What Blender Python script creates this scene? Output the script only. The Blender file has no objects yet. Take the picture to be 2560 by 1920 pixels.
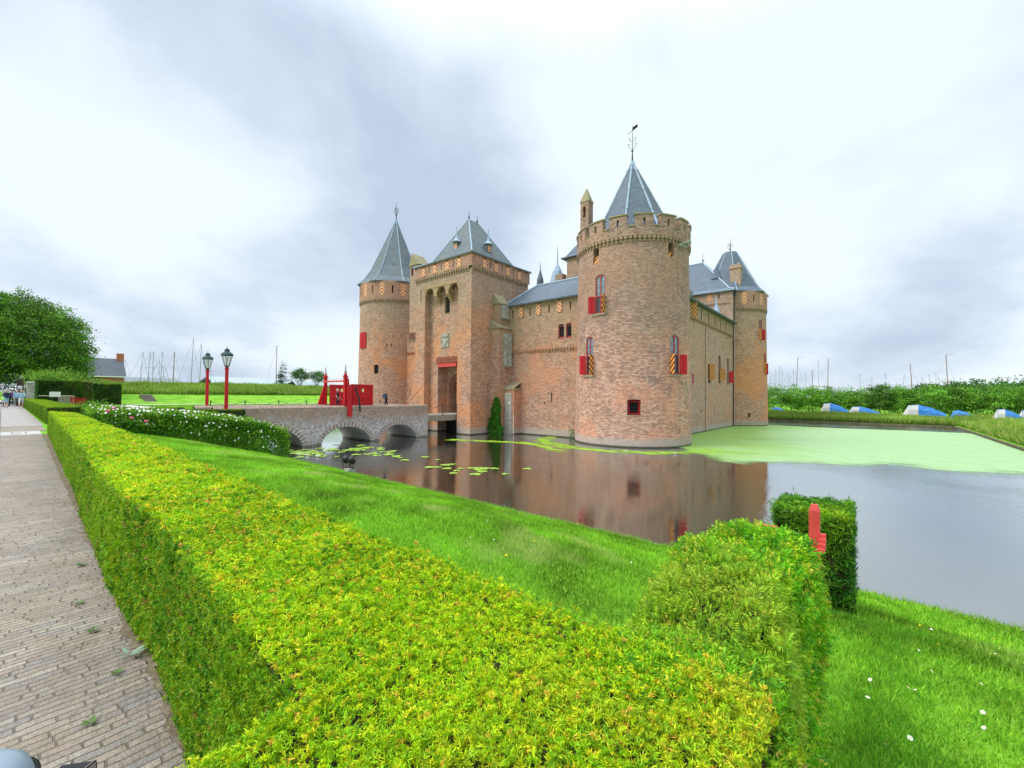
import bpy, bmesh, math, random
import numpy as np
from mathutils import Vector, Matrix
random.seed(7); rng = np.random.default_rng(7)
SC = bpy.context.scene
COL = SC.collection
R = math.radians
ZW = -2.28                       # moat water level (path level = 0)

# ------------------------------------------------------------------ camera
cd = bpy.data.cameras.new('camera'); cam = bpy.data.objects.new('camera', cd); COL.objects.link(cam)
cd.sensor_width = 36; cd.lens = 36*1068.8/2560; cd.shift_y = 12.4/2560
cd.clip_start = 0.05; cd.clip_end = 6000
_a = 0.698; _p = R(.904); _r = R(.4975)
Rh = Vector((math.cos(_a), math.sin(_a), 0)); Fh = Vector((-math.sin(_a), math.cos(_a), 0)); Zv = Vector((0, 0, 1))
F = Fh*math.cos(_p) + Zv*math.sin(_p); Uc = -Fh*math.sin(_p) + Zv*math.cos(_p)
R1 = Rh*math.cos(_r) + Uc*math.sin(_r); U1 = -Rh*math.sin(_r) + Uc*math.cos(_r)
mw = Matrix((R1, U1, -F)).transposed().to_4x4(); mw.translation = Vector((0, 0, 1.62))
cam.matrix_world = mw
SC.camera = cam
CAM = np.array([0, 0, 1.62])

# ------------------------------------------------------------------ sky, sun, exposure
w = bpy.data.worlds.new('World'); SC.world = w; w.use_nodes = True
nt = w.node_tree; N = nt.nodes; L = nt.links; N.clear()
def nn(nt, t, **k):
    n = nt.nodes.new(t)
    for a, b in k.items(): setattr(n, a, b)
    return n
def setin(n, **k):
    for a, b in k.items(): n.inputs[a.replace('_', ' ')].default_value = b
SUN_EL, SUN_AZ = R(48), R(215)      # azimuth measured from +Y clockwise
sky = nn(nt, 'ShaderNodeTexSky', sky_type='NISHITA', sun_disc=False, sun_elevation=SUN_EL, sun_rotation=SUN_AZ)
tc = nn(nt, 'ShaderNodeTexCoord'); sep = nn(nt, 'ShaderNodeSeparateXYZ'); L.new(tc.outputs['Generated'], sep.inputs[0])
def mth(nt, op, a, b=None, clamp=False):
    n = nn(nt, 'ShaderNodeMath', operation=op, use_clamp=clamp)
    for i, x in enumerate((a, b)):
        if x is None: continue
        if isinstance(x, (int, float)): n.inputs[i].default_value = x
        else: nt.links.new(x, n.inputs[i])
    return n.outputs[0]
zc = mth(nt, 'ADD', mth(nt, 'MAXIMUM', sep.outputs['Z'], 0.0), 0.42)
cx = mth(nt, 'DIVIDE', sep.outputs['X'], zc); cy = mth(nt, 'DIVIDE', sep.outputs['Y'], zc)
cmb = nn(nt, 'ShaderNodeCombineXYZ'); L.new(cx, cmb.inputs[0]); L.new(cy, cmb.inputs[1])
def cloud_noise(off, scale, detail, rough, rot=0, sc=(1, 1, 1)):
    mp = nn(nt, 'ShaderNodeMapping'); mp.inputs['Location'].default_value = off; mp.inputs['Rotation'].default_value = (0, 0, rot); mp.inputs['Scale'].default_value = sc
    L.new(cmb.outputs[0], mp.inputs[0])
    nz = nn(nt, 'ShaderNodeTexNoise'); setin(nz, Scale=scale, Detail=detail, Roughness=rough, Distortion=.25); L.new(mp.outputs[0], nz.inputs['Vector'])
    return nz.outputs['Fac']
n1 = cloud_noise((3.1, 1.7, 0), 1.15, 5, .52, R(20), (1, .9, 1)); n2 = cloud_noise((8.3, 4.4, 2), 2.6, 7, .55, R(35), (1, .95, 1))
cl = mth(nt, 'ADD', mth(nt, 'MULTIPLY', n1, .52), mth(nt, 'MULTIPLY', n2, .48))
# large cloud masses where they hang in the sky (directions in the world)
def mass(dx, dy, dz, lo, amt):
    d = Vector((dx, dy, dz)).normalized()
    vm = nn(nt, 'ShaderNodeVectorMath', operation='DOT_PRODUCT'); L.new(tc.outputs['Generated'], vm.inputs[0]); vm.inputs[1].default_value = d
    mr = nn(nt, 'ShaderNodeMapRange', interpolation_type='SMOOTHSTEP'); setin(mr, From_Min=lo, From_Max=1.0, To_Min=0.0, To_Max=amt); L.new(vm.outputs['Value'], mr.inputs['Value'])
    return mr.outputs[0]
for m_ in (
        (-.95, .60, .62, .90, -.07), (-.98, .35, .55, .93, -.05), (-.72, .62, .42, .955, -.06), (.25, .95, .25, .93, -.045), (-.95, .28, .12, .95, -.04),
        (-.42, .91, .50, .93, .10), (-.12, .98, .48, .93, .10), (-1.0, .2, .42, .96, .07), (-.9, .5, .12, .97, .05), (0, .6, .8, .9, .05)):
    cl = mth(nt, 'ADD', cl, mass(*m_))
cr = nn(nt, 'ShaderNodeValToRGB'); L.new(cl, cr.inputs[0])
e = cr.color_ramp.elements; e[0].position = .33; e[0].color = (.50, .585, .72, 1); e[1].position = .59; e[1].color = (.84, .93, .95, 1)
x = e.new(.42); x.color = (.61, .70, .83, 1)
x = e.new(.50); x.color = (.75, .83, .93, 1)
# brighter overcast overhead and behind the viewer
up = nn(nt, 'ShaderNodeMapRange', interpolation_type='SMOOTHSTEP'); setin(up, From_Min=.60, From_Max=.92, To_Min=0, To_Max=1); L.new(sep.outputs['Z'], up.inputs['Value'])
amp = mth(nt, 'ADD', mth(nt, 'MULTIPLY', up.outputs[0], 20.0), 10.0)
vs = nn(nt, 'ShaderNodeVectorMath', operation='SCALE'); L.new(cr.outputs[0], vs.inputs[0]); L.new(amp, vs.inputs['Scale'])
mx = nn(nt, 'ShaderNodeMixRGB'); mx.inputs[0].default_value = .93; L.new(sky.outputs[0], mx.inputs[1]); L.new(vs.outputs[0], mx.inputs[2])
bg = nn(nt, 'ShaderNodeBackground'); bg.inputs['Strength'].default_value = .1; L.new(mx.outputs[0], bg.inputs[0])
wo = nn(nt, 'ShaderNodeOutputWorld'); L.new(bg.outputs[0], wo.inputs[0])
sd = bpy.data.lights.new('sun', 'SUN'); sun = bpy.data.objects.new('sun', sd); COL.objects.link(sun)
sd.energy = 2.2; sd.angle = R(28); sd.color = (1, .96, .88)
sdir = Vector((math.sin(SUN_AZ)*math.cos(SUN_EL), math.cos(SUN_AZ)*math.cos(SUN_EL), math.sin(SUN_EL)))
sun.rotation_euler = sdir.to_track_quat('Z', 'Y').to_euler()
SC.view_settings.view_transform = 'Standard'; SC.view_settings.look = 'None'; SC.view_settings.gamma = 1; SC.view_settings.exposure = .20
SC.cycles.max_bounces = 6; SC.cycles.diffuse_bounces = 3; SC.cycles.transmission_bounces = 3; SC.cycles.transparent_max_bounces = 8

# ------------------------------------------------------------------ materials
MATS = {}
def mat(name, base=(.5, .5, .5), rough=.7, metal=0, spec=.3, noise=None, bump=None, emit=None):
    """noise=(scale, colour2, lo, hi)  bump=(scale, strength, dist)"""
    if name in MATS: return MATS[name]
    m = bpy.data.materials.new(name); m.use_nodes = True; MATS[name] = m
    t = m.node_tree; b = t.nodes['Principled BSDF']
    b.inputs['Base Color'].default_value = (*base, 1); b.inputs['Roughness'].default_value = rough
    b.inputs['Metallic'].default_value = metal; b.inputs['Specular IOR Level'].default_value = spec
    co = nn(t, 'ShaderNodeTexCoord')
    if noise:
        nz = nn(t, 'ShaderNodeTexNoise'); setin(nz, Scale=noise[0], Detail=6, Roughness=.65); t.links.new(co.outputs['Object'], nz.inputs['Vector'])
        mr = nn(t, 'ShaderNodeMapRange'); setin(mr, From_Min=noise[2], From_Max=noise[3]); t.links.new(nz.outputs['Fac'], mr.inputs['Value'])
        mi = nn(t, 'ShaderNodeMixRGB'); mi.inputs[1].default_value = (*base, 1); mi.inputs[2].default_value = (*noise[1], 1)
        t.links.new(mr.outputs[0], mi.inputs[0]); t.links.new(mi.outputs[0], b.inputs['Base Color'])
    if bump:
        nz = nn(t, 'ShaderNodeTexNoise'); setin(nz, Scale=bump[0], Detail=5); t.links.new(co.outputs['Object'], nz.inputs['Vector'])
        bp = nn(t, 'ShaderNodeBump'); setin(bp, Strength=bump[1], Distance=bump[2]); t.links.new(nz.outputs['Fac'], bp.inputs['Height']); t.links.new(bp.outputs[0], b.inputs['Normal'])
    if emit: b.inputs['Emission Color'].default_value = (*emit, 1); b.inputs['Emission Strength'].default_value = 1
    return m
def mixc(t, fac, a, b, blend='MIX'):
    n = nn(t, 'ShaderNodeMixRGB', blend_type=blend)
    for i, x in enumerate((fac, a, b)):
        if isinstance(x, (int, float)): n.inputs[i].default_value = x
        elif isinstance(x, tuple): n.inputs[i].default_value = (*x, 1)
        else: t.links.new(x, n.inputs[i])
    return n.outputs[0]
def noise(t, vec, scale, detail=5, rough=.6, dist=0):
    n = nn(t, 'ShaderNodeTexNoise'); setin(n, Scale=scale, Detail=detail, Roughness=rough, Distortion=dist); t.links.new(vec, n.inputs['Vector']); return n.outputs['Fac']
def rng_(t, v, a, b, c=0, d=1):
    n = nn(t, 'ShaderNodeMapRange', interpolation_type='SMOOTHSTEP'); setin(n, From_Min=a, From_Max=b, To_Min=c, To_Max=d); t.links.new(v, n.inputs['Value']); return n.outputs[0]
def brick_mat(name, cA, cB, cPatch, cOld, mortar, bw=.30, rh=.10, zold=(6, 13), zbase=True, old_amt=.8, lime=0., patch_amt=1.0):
    m = bpy.data.materials.new(name); m.use_nodes = True; MATS[name] = m
    t = m.node_tree; b = t.nodes['Principled BSDF']; b.inputs['Roughness'].default_value = .9; b.inputs['Specular IOR Level'].default_value = .15
    uv = nn(t, 'ShaderNodeUVMap'); geo = nn(t, 'ShaderNodeNewGeometry'); sp = nn(t, 'ShaderNodeSeparateXYZ'); t.links.new(geo.outputs['Position'], sp.inputs[0])
    pos = geo.outputs['Position']
    wob = nn(t, 'ShaderNodeTexNoise'); setin(wob, Scale=1.6, Detail=2); t.links.new(pos, wob.inputs['Vector'])
    ad = nn(t, 'ShaderNodeVectorMath', operation='MULTIPLY_ADD'); t.links.new(wob.outputs['Color'], ad.inputs[0]); ad.inputs[1].default_value = (.012, .004, 0); t.links.new(uv.outputs[0], ad.inputs[2])
    bk = nn(t, 'ShaderNodeTexBrick'); bk.offset = .5; t.links.new(ad.outputs[0], bk.inputs['Vector'])
    setin(bk, Scale=1.0, Mortar_Size=.016, Mortar_Smooth=.3, Bias=0.0, Brick_Width=bw, Row_Height=rh)
    bk.inputs['Color1'].default_value = (.0, .0, .0, 1); bk.inputs['Color2'].default_value = (1, 1, 1, 1); bk.inputs['Mortar'].default_value = (.5, .5, .5, 1)
    base = mixc(t, bk.outputs['Color'], cA, cB)
    n_l = noise(t, pos, .22, 4, .6, .3); n_m = noise(t, pos, .9, 6, .7); n_f = noise(t, pos, 7., 4, .7)
    base = mixc(t, mth(t, 'MULTIPLY', rng_(t, n_l, .46, .60), patch_amt), base, mixc(t, bk.outputs['Color'], tuple(c*.8 for c in cPatch), tuple(min(1, c*1.15) for c in cPatch)))
    oldf = mth(t, 'MULTIPLY', rng_(t, mth(t, 'ADD', mth(t, 'ADD', sp.outputs['Z'], mth(t, 'MULTIPLY', n_m, 9)), mth(t, 'MULTIPLY', n_l, 8)), zold[0]+8.5, zold[1]+8.5), old_amt)
    base = mixc(t, oldf, base, mixc(t, bk.outputs['Color'], tuple(c*.78 for c in cOld), tuple(min(1, c*1.2) for c in cOld)))
    ms_ = nn(t, 'ShaderNodeMapping'); ms_.inputs['Scale'].default_value = (1.5, 1.5, .12); t.links.new(pos, ms_.inputs[0]); stn = noise(t, ms_.outputs[0], 1.2, 6, .7)
    base = mixc(t, rng_(t, stn, .56, .74, 0, .5), base, tuple(c*.5 for c in cOld))
    base = mixc(t, rng_(t, n_m, .52, .68, 0, .5), base, tuple(c*.55 for c in cOld)); base = mixc(t, rng_(t, noise(t, pos, .35, 5, .7), .56, .68, 0, .4), base, (.50, .42, .27))
    base = mixc(t, rng_(t, n_f, .60, .72, 0, .35), base, (.55, .46, .34))
    base = mixc(t, rng_(t, n_f, .30, .42, .55, 0), base, tuple(c*.35 for c in cA))
    base = mixc(t, rng_(t, noise(t, ad.outputs[0], 3.6, 2, .8), .60, .66, 0, .55), base, tuple(c*.40 for c in cOld))
    base = mixc(t, mth(t, 'MULTIPLY', bk.outputs['Fac'], .9), base, mortar)
    if lime:
        lf = mth(t, 'MULTIPLY', rng_(t, mth(t, 'SUBTRACT', mth(t, 'MULTIPLY', n_m, 2.6), sp.outputs['Z']), 1.0, 2.6), lime)
        base = mixc(t, lf, base, mixc(t, rng_(t, n_f, .35, .65), mixc(t, bk.outputs['Color'], (.16, .13, .12), (.36, .30, .27)), (.66, .66, .68)))
    if zbase:
        zz = mth(t, 'ADD', sp.outputs['Z'], mth(t, 'MULTIPLY', n_m, .9))
        base = mixc(t, rng_(t, zz, ZW+.9, ZW+1.3, .75, 0), base, mixc(t, n_f, (.22, .19, .15), (.58, .55, .50)))
        base = mixc(t, rng_(t, sp.outputs['Z'], ZW+.06, ZW+.16, .9, 0), base, (.04, .05, .03))
    t.links.new(base, b.inputs['Base Color'])
    hb = mth(t, 'ADD', mth(t, 'MULTIPLY', bk.outputs['Fac'], -1.0), mth(t, 'MULTIPLY', n_f, .8))
    bp = nn(t, 'ShaderNodeBump'); setin(bp, Strength=.6, Distance=.02); t.links.new(hb, bp.inputs['Height']); t.links.new(bp.outputs[0], b.inputs['Normal'])
    return m
BR = brick_mat('castle_brick', (.46, .215, .13), (.78, .48, .335), (.82, .35, .155), (.46, .34, .255), (.20, .145, .11), old_amt=.8, zold=(7, 14))
BR_T = brick_mat('round_tower_brick', (.47, .225, .155), (.86, .55, .42), (.86, .41, .26), (.37, .27, .21), (.12, .09, .075), zold=(3, 9), old_amt=.62)
BR_W = brick_mat('wall_brick', (.42, .21, .14), (.74, .48, .34), (.76, .36, .21), (.50, .37, .24), (.15, .11, .085), zold=(5, 11))
BR_R = brick_mat('side_wall_brick', (.44, .26, .18), (.68, .46, .35), (.64, .35, .23), (.52, .37, .28), (.22, .17, .13), zold=(4, 14), old_amt=.6)
BR_B = brick_mat('bridge_brick', (.20, .11, .07), (.52, .33, .22), (.34, .20, .14), (.30, .24, .17), (.34, .31, .28), zbase=True, lime=.85, zold=(30, 40), bw=.24, rh=.07)
RED_BR = mat('red_brick_trim', (.46, .15, .08), .85, noise=(5, (.30, .12, .08), .4, .7))
MOSS = mat('mossy_coping', (.30, .25, .18), .95, noise=(3.5, (.34, .31, .15), .42, .62), bump=(14, .8, .05))
STONE = mat('pale_stone', (.50, .47, .40), .9, noise=(4, (.30, .28, .22), .45, .65), bump=(12, .6, .04))
GSTONE = mat('grey_stone', (.42, .42, .38), .9, noise=(3, (.24, .24, .19), .4, .62), bump=(12, .6, .04))
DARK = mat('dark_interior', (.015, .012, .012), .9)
REDP = mat('red_paint', (.50, .012, .018), .45, noise=(3, (.38, .01, .015), .45, .7))
REDL = mat('light_red_paint', (.62, .07, .06), .5, noise=(6, (.50, .05, .045), .45, .7))
REDF = mat('window_red_frame', (.42, .06, .07), .5)
LEAD = mat('lead_flashing', (.34, .44, .56), .5, noise=(3, (.26, .34, .44), .4, .65))
IRON = mat('dark_iron', (.04, .045, .05), .5, .3)
WOOD = mat('old_wood', (.22, .19, .14), .85, noise=(5, (.34, .31, .24), .4, .65))
BLACK = mat('black_metal', (.015, .016, .018), .4)
DOORW = mat('door_wood', (.12, .10, .09), .8)
def slate_mat(name, c1, c2, moss=0.):
    m = bpy.data.materials.new(name); m.use_nodes = True; t = m.node_tree; b = t.nodes['Principled BSDF']
    b.inputs['Roughness'].default_value = .55; b.inputs['Specular IOR Level'].default_value = .35
    uv = nn(t, 'ShaderNodeUVMap'); geo = nn(t, 'ShaderNodeNewGeometry')
    bk = nn(t, 'ShaderNodeTexBrick'); bk.offset = .5; t.links.new(uv.outputs[0], bk.inputs['Vector'])
    setin(bk, Scale=1., Mortar_Size=.02, Mortar_Smooth=.4, Brick_Width=.34, Row_Height=.2)
    bk.inputs['Color1'].default_value = (*c1, 1); bk.inputs['Color2'].default_value = (*c2, 1); bk.inputs['Mortar'].default_value = (*(c*.4 for c in c1), 1)
    n_m = noise(t, geo.outputs['Position'], .8, 6, .7)
    base = mixc(t, rng_(t, n_m, .45, .7, 0, .5), bk.outputs['Color'], tuple(c*1.45 for c in c1))
    if moss: base = mixc(t, rng_(t, noise(t, geo.outputs['Position'], 1.3, 5, .7), .50, .66, 0, moss), base, (.24, .20, .08))
    t.links.new(base, b.inputs['Base Color'])
    bp = nn(t, 'ShaderNodeBump'); setin(bp, Strength=.5, Distance=.03); t.links.new(mth(t, 'MULTIPLY', bk.outputs['Fac'], -1.), bp.inputs['Height']); t.links.new(bp.outputs[0], b.inputs['Normal'])
    return m
SLATE = slate_mat('roof_slate', (.085, .118, .158), (.13, .168, .215)); SLATEM = slate_mat('mossy_roof_slate', (.105, .135, .165), (.155, .185, .215), .38)
SLATEG = slate_mat('lichened_roof_slate', (.105, .135, .155), (.16, .19, .205), .25)
def stripe_mat(name, k, chevron, cols, ang=1.0):
    m = bpy.data.materials.new(name); m.use_nodes = True; t = m.node_tree; b = t.nodes['Principled BSDF']; b.inputs['Roughness'].default_value = .5
    uv = nn(t, 'ShaderNodeUVMap'); sp = nn(t, 'ShaderNodeSeparateXYZ'); t.links.new(uv.outputs[0], sp.inputs[0])
    u = sp.outputs['X']
    if chevron: u = mth(t, 'MULTIPLY', mth(t, 'ABSOLUTE', mth(t, 'SUBTRACT', u, chevron)), 1.0)
    s = mth(t, 'FRACT', mth(t, 'MULTIPLY', mth(t, 'ADD', mth(t, 'MULTIPLY', u, ang), sp.outputs['Y']), k))
    r_ = nn(t, 'ShaderNodeValToRGB'); r_.color_ramp.interpolation = 'CONSTANT'; t.links.new(s, r_.inputs[0])
    el = r_.color_ramp.elements; el[0].position = 0; el[0].color = (*cols[0], 1); el[1].position = 1/len(cols); el[1].color = (*cols[1], 1)
    for i, c in enumerate(cols[2:], 2): x = el.new(i/len(cols)); x.color = (*c, 1)
    t.links.new(r_.outputs[0], b.inputs['Base Color']); return m
STR = stripe_mat('diagonal_striped_paint', 2.3, 0, [(.85, .40, .08), (.16, .012, .01)], -1.0)
CHV = stripe_mat('chevron_painted', 2.6, .27, [(.80, .32, .06), (.72, .60, .40), (.42, .04, .02)], 1.2)
CHW = stripe_mat('tower_chevron_painted', 2.2, .32, [(.80, .32, .06), (.72, .60, .40), (.42, .04, .02)], 1.2)
def lattice_mat():
    m = bpy.data.materials.new('leaded_glass'); m.use_nodes = True; t = m.node_tree; b = t.nodes['Principled BSDF']
    uv = nn(t, 'ShaderNodeUVMap'); bk = nn(t, 'ShaderNodeTexBrick'); bk.offset = 0; t.links.new(uv.outputs[0], bk.inputs['Vector'])
    setin(bk, Scale=1., Mortar_Size=.014, Brick_Width=.16, Row_Height=.2)
    bk.inputs['Color1'].default_value = (.16, .22, .26, 1); bk.inputs['Color2'].default_value = (.34, .40, .42, 1); bk.inputs['Mortar'].default_value = (.05, .06, .07, 1)
    t.links.new(bk.outputs['Color'], b.inputs['Base Color']); b.inputs['Roughness'].default_value = .15; b.inputs['Specular IOR Level'].default_value = .8
    return m
GLASS = lattice_mat()
def col_mat(name, rough=.55, trans=.3, spec=.25):
    m = bpy.data.materials.new(name); m.use_nodes = True; t = m.node_tree; b = t.nodes['Principled BSDF']
    at = nn(t, 'ShaderNodeAttribute', attribute_name='Col'); t.links.new(at.outputs['Color'], b.inputs['Base Color'])
    b.inputs['Roughness'].default_value = rough; b.inputs['Specular IOR Level'].default_value = spec
    if trans:
        tr = nn(t, 'ShaderNodeBsdfTranslucent'); t.links.new(at.outputs['Color'], tr.inputs[0])
        mx = nn(t, 'ShaderNodeMixShader'); mx.inputs[0].default_value = trans
        t.links.new(b.outputs[0], mx.inputs[1]); t.links.new(tr.outputs[0], mx.inputs[2]); t.links.new(mx.outputs[0], t.nodes['Material Output'].inputs[0])
    return m
LEAF = col_mat('leaf'); NEEDLE = col_mat('yew_needles', .5, .3, .2); GRASSM = col_mat('grass_blades', .55, .35, .15); PETAL = col_mat('petals', .6, .2)
BARK = mat('bark', (.10, .075, .05), .95, noise=(6, (.17, .14, .10), .4, .65), bump=(12, .8, .05))
HCORE = mat('hedge_inside', (.030, .045, .012), .95, noise=(40, (.10, .07, .03), .45, .65), bump=(40, 1., .03))

# ------------------------------------------------------------------ mesh helpers
def attach(o, parent):       # parts are modelled in world coordinates; keep them there under a placed Empty
    if parent is None: return
    o.parent = parent
    if parent.type == 'EMPTY': o.location = -parent.location
class MB:
    def __init__(s): s.v = []; s.f = []; s.uv = []; s.mi = []
    def face(s, pts, uv=None, mi=0):
        b = len(s.v); s.v += [tuple(p) for p in pts]; s.f.append(tuple(range(b, b+len(pts))))
        if uv is None:
            a = Vector(pts[0]); n = Vector((0, 0, 0))
            for i in range(1, len(pts)-1): n += (Vector(pts[i])-a).cross(Vector(pts[i+1])-a)
            ax = max(range(3), key=lambda i: abs(n[i]))
            if ax == 2: uv = [(p[0], p[1]) for p in pts]
            elif ax == 0: uv = [(p[1], p[2]) for p in pts]
            else: uv = [(p[0], p[2]) for p in pts]
        s.uv.append(uv); s.mi.append(mi)
    def box(s, x0, x1, y0, y1, z0, z1, mi=0, T=None):
        c = [(x0, y0, z0), (x1, y0, z0), (x1, y1, z0), (x0, y1, z0), (x0, y0, z1), (x1, y0, z1), (x1, y1, z1), (x0, y1, z1)]
        uvs = []
        for f in ((0, 3, 2, 1), (4, 5, 6, 7), (0, 1, 5, 4), (1, 2, 6, 5), (2, 3, 7, 6), (3, 0, 4, 7)):
            p = [c[i] for i in f]
            n = (Vector(p[1])-Vector(p[0])).cross(Vector(p[2])-Vector(p[0])); ax = max(range(3), key=lambda i: abs(n[i]))
            uv = [((q[0], q[1]) if ax == 2 else (q[1], q[2]) if ax == 0 else (q[0], q[2])) for q in p]
            if T: p = [T(*q) for q in p]
            s.face(p, uv, mi)
    def tube(s, p0, p1, r0, r1=None, n=8, mi=0, caps=True):
        r1 = r0 if r1 is None else r1; p0 = Vector(p0); p1 = Vector(p1); d = p1-p0; ln = d.length; d.normalize()
        a = d.orthogonal().normalized(); b = d.cross(a)
        ring = lambda p, r: [tuple(p + (a*math.cos(2*math.pi*i/n)+b*math.sin(2*math.pi*i/n))*r) for i in range(n)]
        A = ring(p0, r0); B = ring(p1, r1)
        for i in range(n):
            j = (i+1) % n; s.face([A[i], A[j], B[j], B[i]], [(i*r0*6.28/n, 0), ((i+1)*r0*6.28/n, 0), ((i+1)*r0*6.28/n, ln), (i*r0*6.28/n, ln)], mi)
        if caps: s.face(A[::-1], None, mi); s.face(B, None, mi)
    def path(s, pts, r, n=6, mi=0):
        for a, b in zip(pts[:-1], pts[1:]): s.tube(a, b, r, r, n, mi)
    def lathe(s, c, prof, n=24, ph=0., mi=0, uvr=None):
        for (r0, z0), (r1, z1) in zip(prof[:-1], prof[1:]):
            sl = math.hypot(r1-r0, z1-z0); rr = uvr or max(r0, r1, .01)
            for i in range(n):
                a = ph+2*math.pi*i/n; b = ph+2*math.pi*(i+1)/n
                P = lambda r, z, t: (c[0]+r*math.cos(t), c[1]+r*math.sin(t), c[2]+z)
                v0 = z0 if uvr else 0; v1 = z1 if uvr else sl
                if uvr is None: v0 = -sl; v1 = 0
                q = [P(r0, z0, a), P(r0, z0, b), P(r1, z1, b), P(r1, z1, a)]; u = [(rr*a*r0/rr if not uvr else rr*a, v0), (rr*b*r0/rr if not uvr else rr*b, v0), (rr*b*r1/rr if not uvr else rr*b, v1), (rr*a*r1/rr if not uvr else rr*a, v1)]
                if r1 < 1e-4: q = q[:3]; u = u[:3]
                elif r0 < 1e-4: q = [q[0], q[2], q[3]]; u = [u[0], u[2], u[3]]
                s.face(q, u, mi)
    def build(s, name, mats, parent=None, smooth=False, bevel=0):
        me = bpy.data.meshes.new(name); me.from_pydata(s.v, [], s.f)
        ul = me.uv_layers.new(name='UVMap'); ul.data.foreach_set('uv', [c for f in s.uv for p in f for c in p])
        if not isinstance(mats, (list, tuple)): mats = [mats]
        for m in mats: me.materials.append(m)
        me.polygons.foreach_set('material_index', s.mi)
        if smooth or bevel:
            bm = bmesh.new(); bm.from_mesh(me); bmesh.ops.remove_doubles(bm, verts=bm.verts, dist=1e-4)
            if bevel: bmesh.ops.bevel(bm, geom=bm.edges[:], offset=bevel, segments=2, affect='EDGES')
            bmesh.ops.recalc_face_normals(bm, faces=bm.faces)
            bm.to_mesh(me); bm.free()
        if smooth: me.shade_smooth()
        me.update()
        o = bpy.data.objects.new(name, me); COL.objects.link(o)
        attach(o, parent)
        return o
def npmesh(name, V, Fc, col, m, parent=None, mats=None, mi=None):
    """V (n,3) verts, Fc (m,k) equal-size faces, col (n,3) point colours"""
    me = bpy.data.meshes.new(name); k = Fc.shape[1]; nf = len(Fc)
    me.vertices.add(len(V)); me.vertices.foreach_set('co', V.astype(np.float32).ravel())
    me.loops.add(nf*k); me.loops.foreach_set('vertex_index', Fc.astype(np.int32).ravel())
    me.polygons.add(nf); me.polygons.foreach_set('loop_start', np.arange(0, nf*k, k, dtype=np.int32))
    me.polygons.foreach_set('loop_total', np.full(nf, k, dtype=np.int32))
    for mm in (mats or [m]): me.materials.append(mm)
    if mi is not None: me.polygons.foreach_set('material_index', mi.astype(np.int32))
    a = me.attributes.new('Col', 'FLOAT_COLOR', 'POINT'); c4 = np.ones((len(V), 4), np.float32); c4[:, :3] = col; a.data.foreach_set('color', c4.ravel())
    me.update(calc_edges=True)
    o = bpy.data.objects.new(name, me); COL.objects.link(o)
    attach(o, parent)
    return o
def tag(o, label=None, cat=None, group=None, kind=None):
    for k, v in (('label', label), ('category', cat), ('group', group), ('kind', kind)):
        if v: o[k] = v
    return o
def empty(name, loc=(0, 0, 0), rz=0, **k):
    o = bpy.data.objects.new(name, None); COL.objects.link(o); o.location = loc; o.rotation_euler = (0, 0, rz); o.empty_display_size = .3
    return tag(o, **k)
def copy_tree(o, parent=None):
    c = o.copy(); COL.objects.link(c); c.parent = parent
    for ch in list(o.children): copy_tree(ch, c)
    return c
def local(o, loc):           # shift an object's mesh data so that the object sits at loc
    o.data.transform(Matrix.Translation(-Vector(loc))); o.location = loc; return o
def nrm(a): return a/np.maximum(np.linalg.norm(a, axis=-1, keepdims=True), 1e-9)
def wnoise(P, s, seed=0):    # cheap smooth noise: sum of sines
    r = np.random.default_rng(seed); out = np.zeros(len(P))
    for i in range(7):
        d = nrm(r.normal(size=(1, 3)))[0]*s*(.6+.5*i); out += np.sin(P@d+r.uniform(0, 6.3))/(1+.35*i)
    return out/2.6
def blades(C, D, W, Lg, width, col, name, m, parent=None, tipcol=None):
    """diamond leaves: base C, direction D, side W"""
    n = len(C); tip = C+D*Lg[:, None]; mid = C+D*(Lg*.5)[:, None]; s = W*(width*.5)[:, None]
    V = np.stack([C, mid+s, tip, mid-s], 1).reshape(-1, 3); Fc = np.arange(4*n).reshape(-1, 4)
    c = np.repeat(col, 4, 0)
    if tipcol is not None: c = np.stack([col*.8, col, tipcol, col], 1).reshape(-1, 3)
    return npmesh(name, V, Fc, c, m, parent)
def pick(pal, w, n):
    pal = np.array(pal); w = np.array(w, float); return pal[rng.choice(len(pal), n, p=w/w.sum())]*rng.uniform(.8, 1.2, (n, 1))

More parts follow.
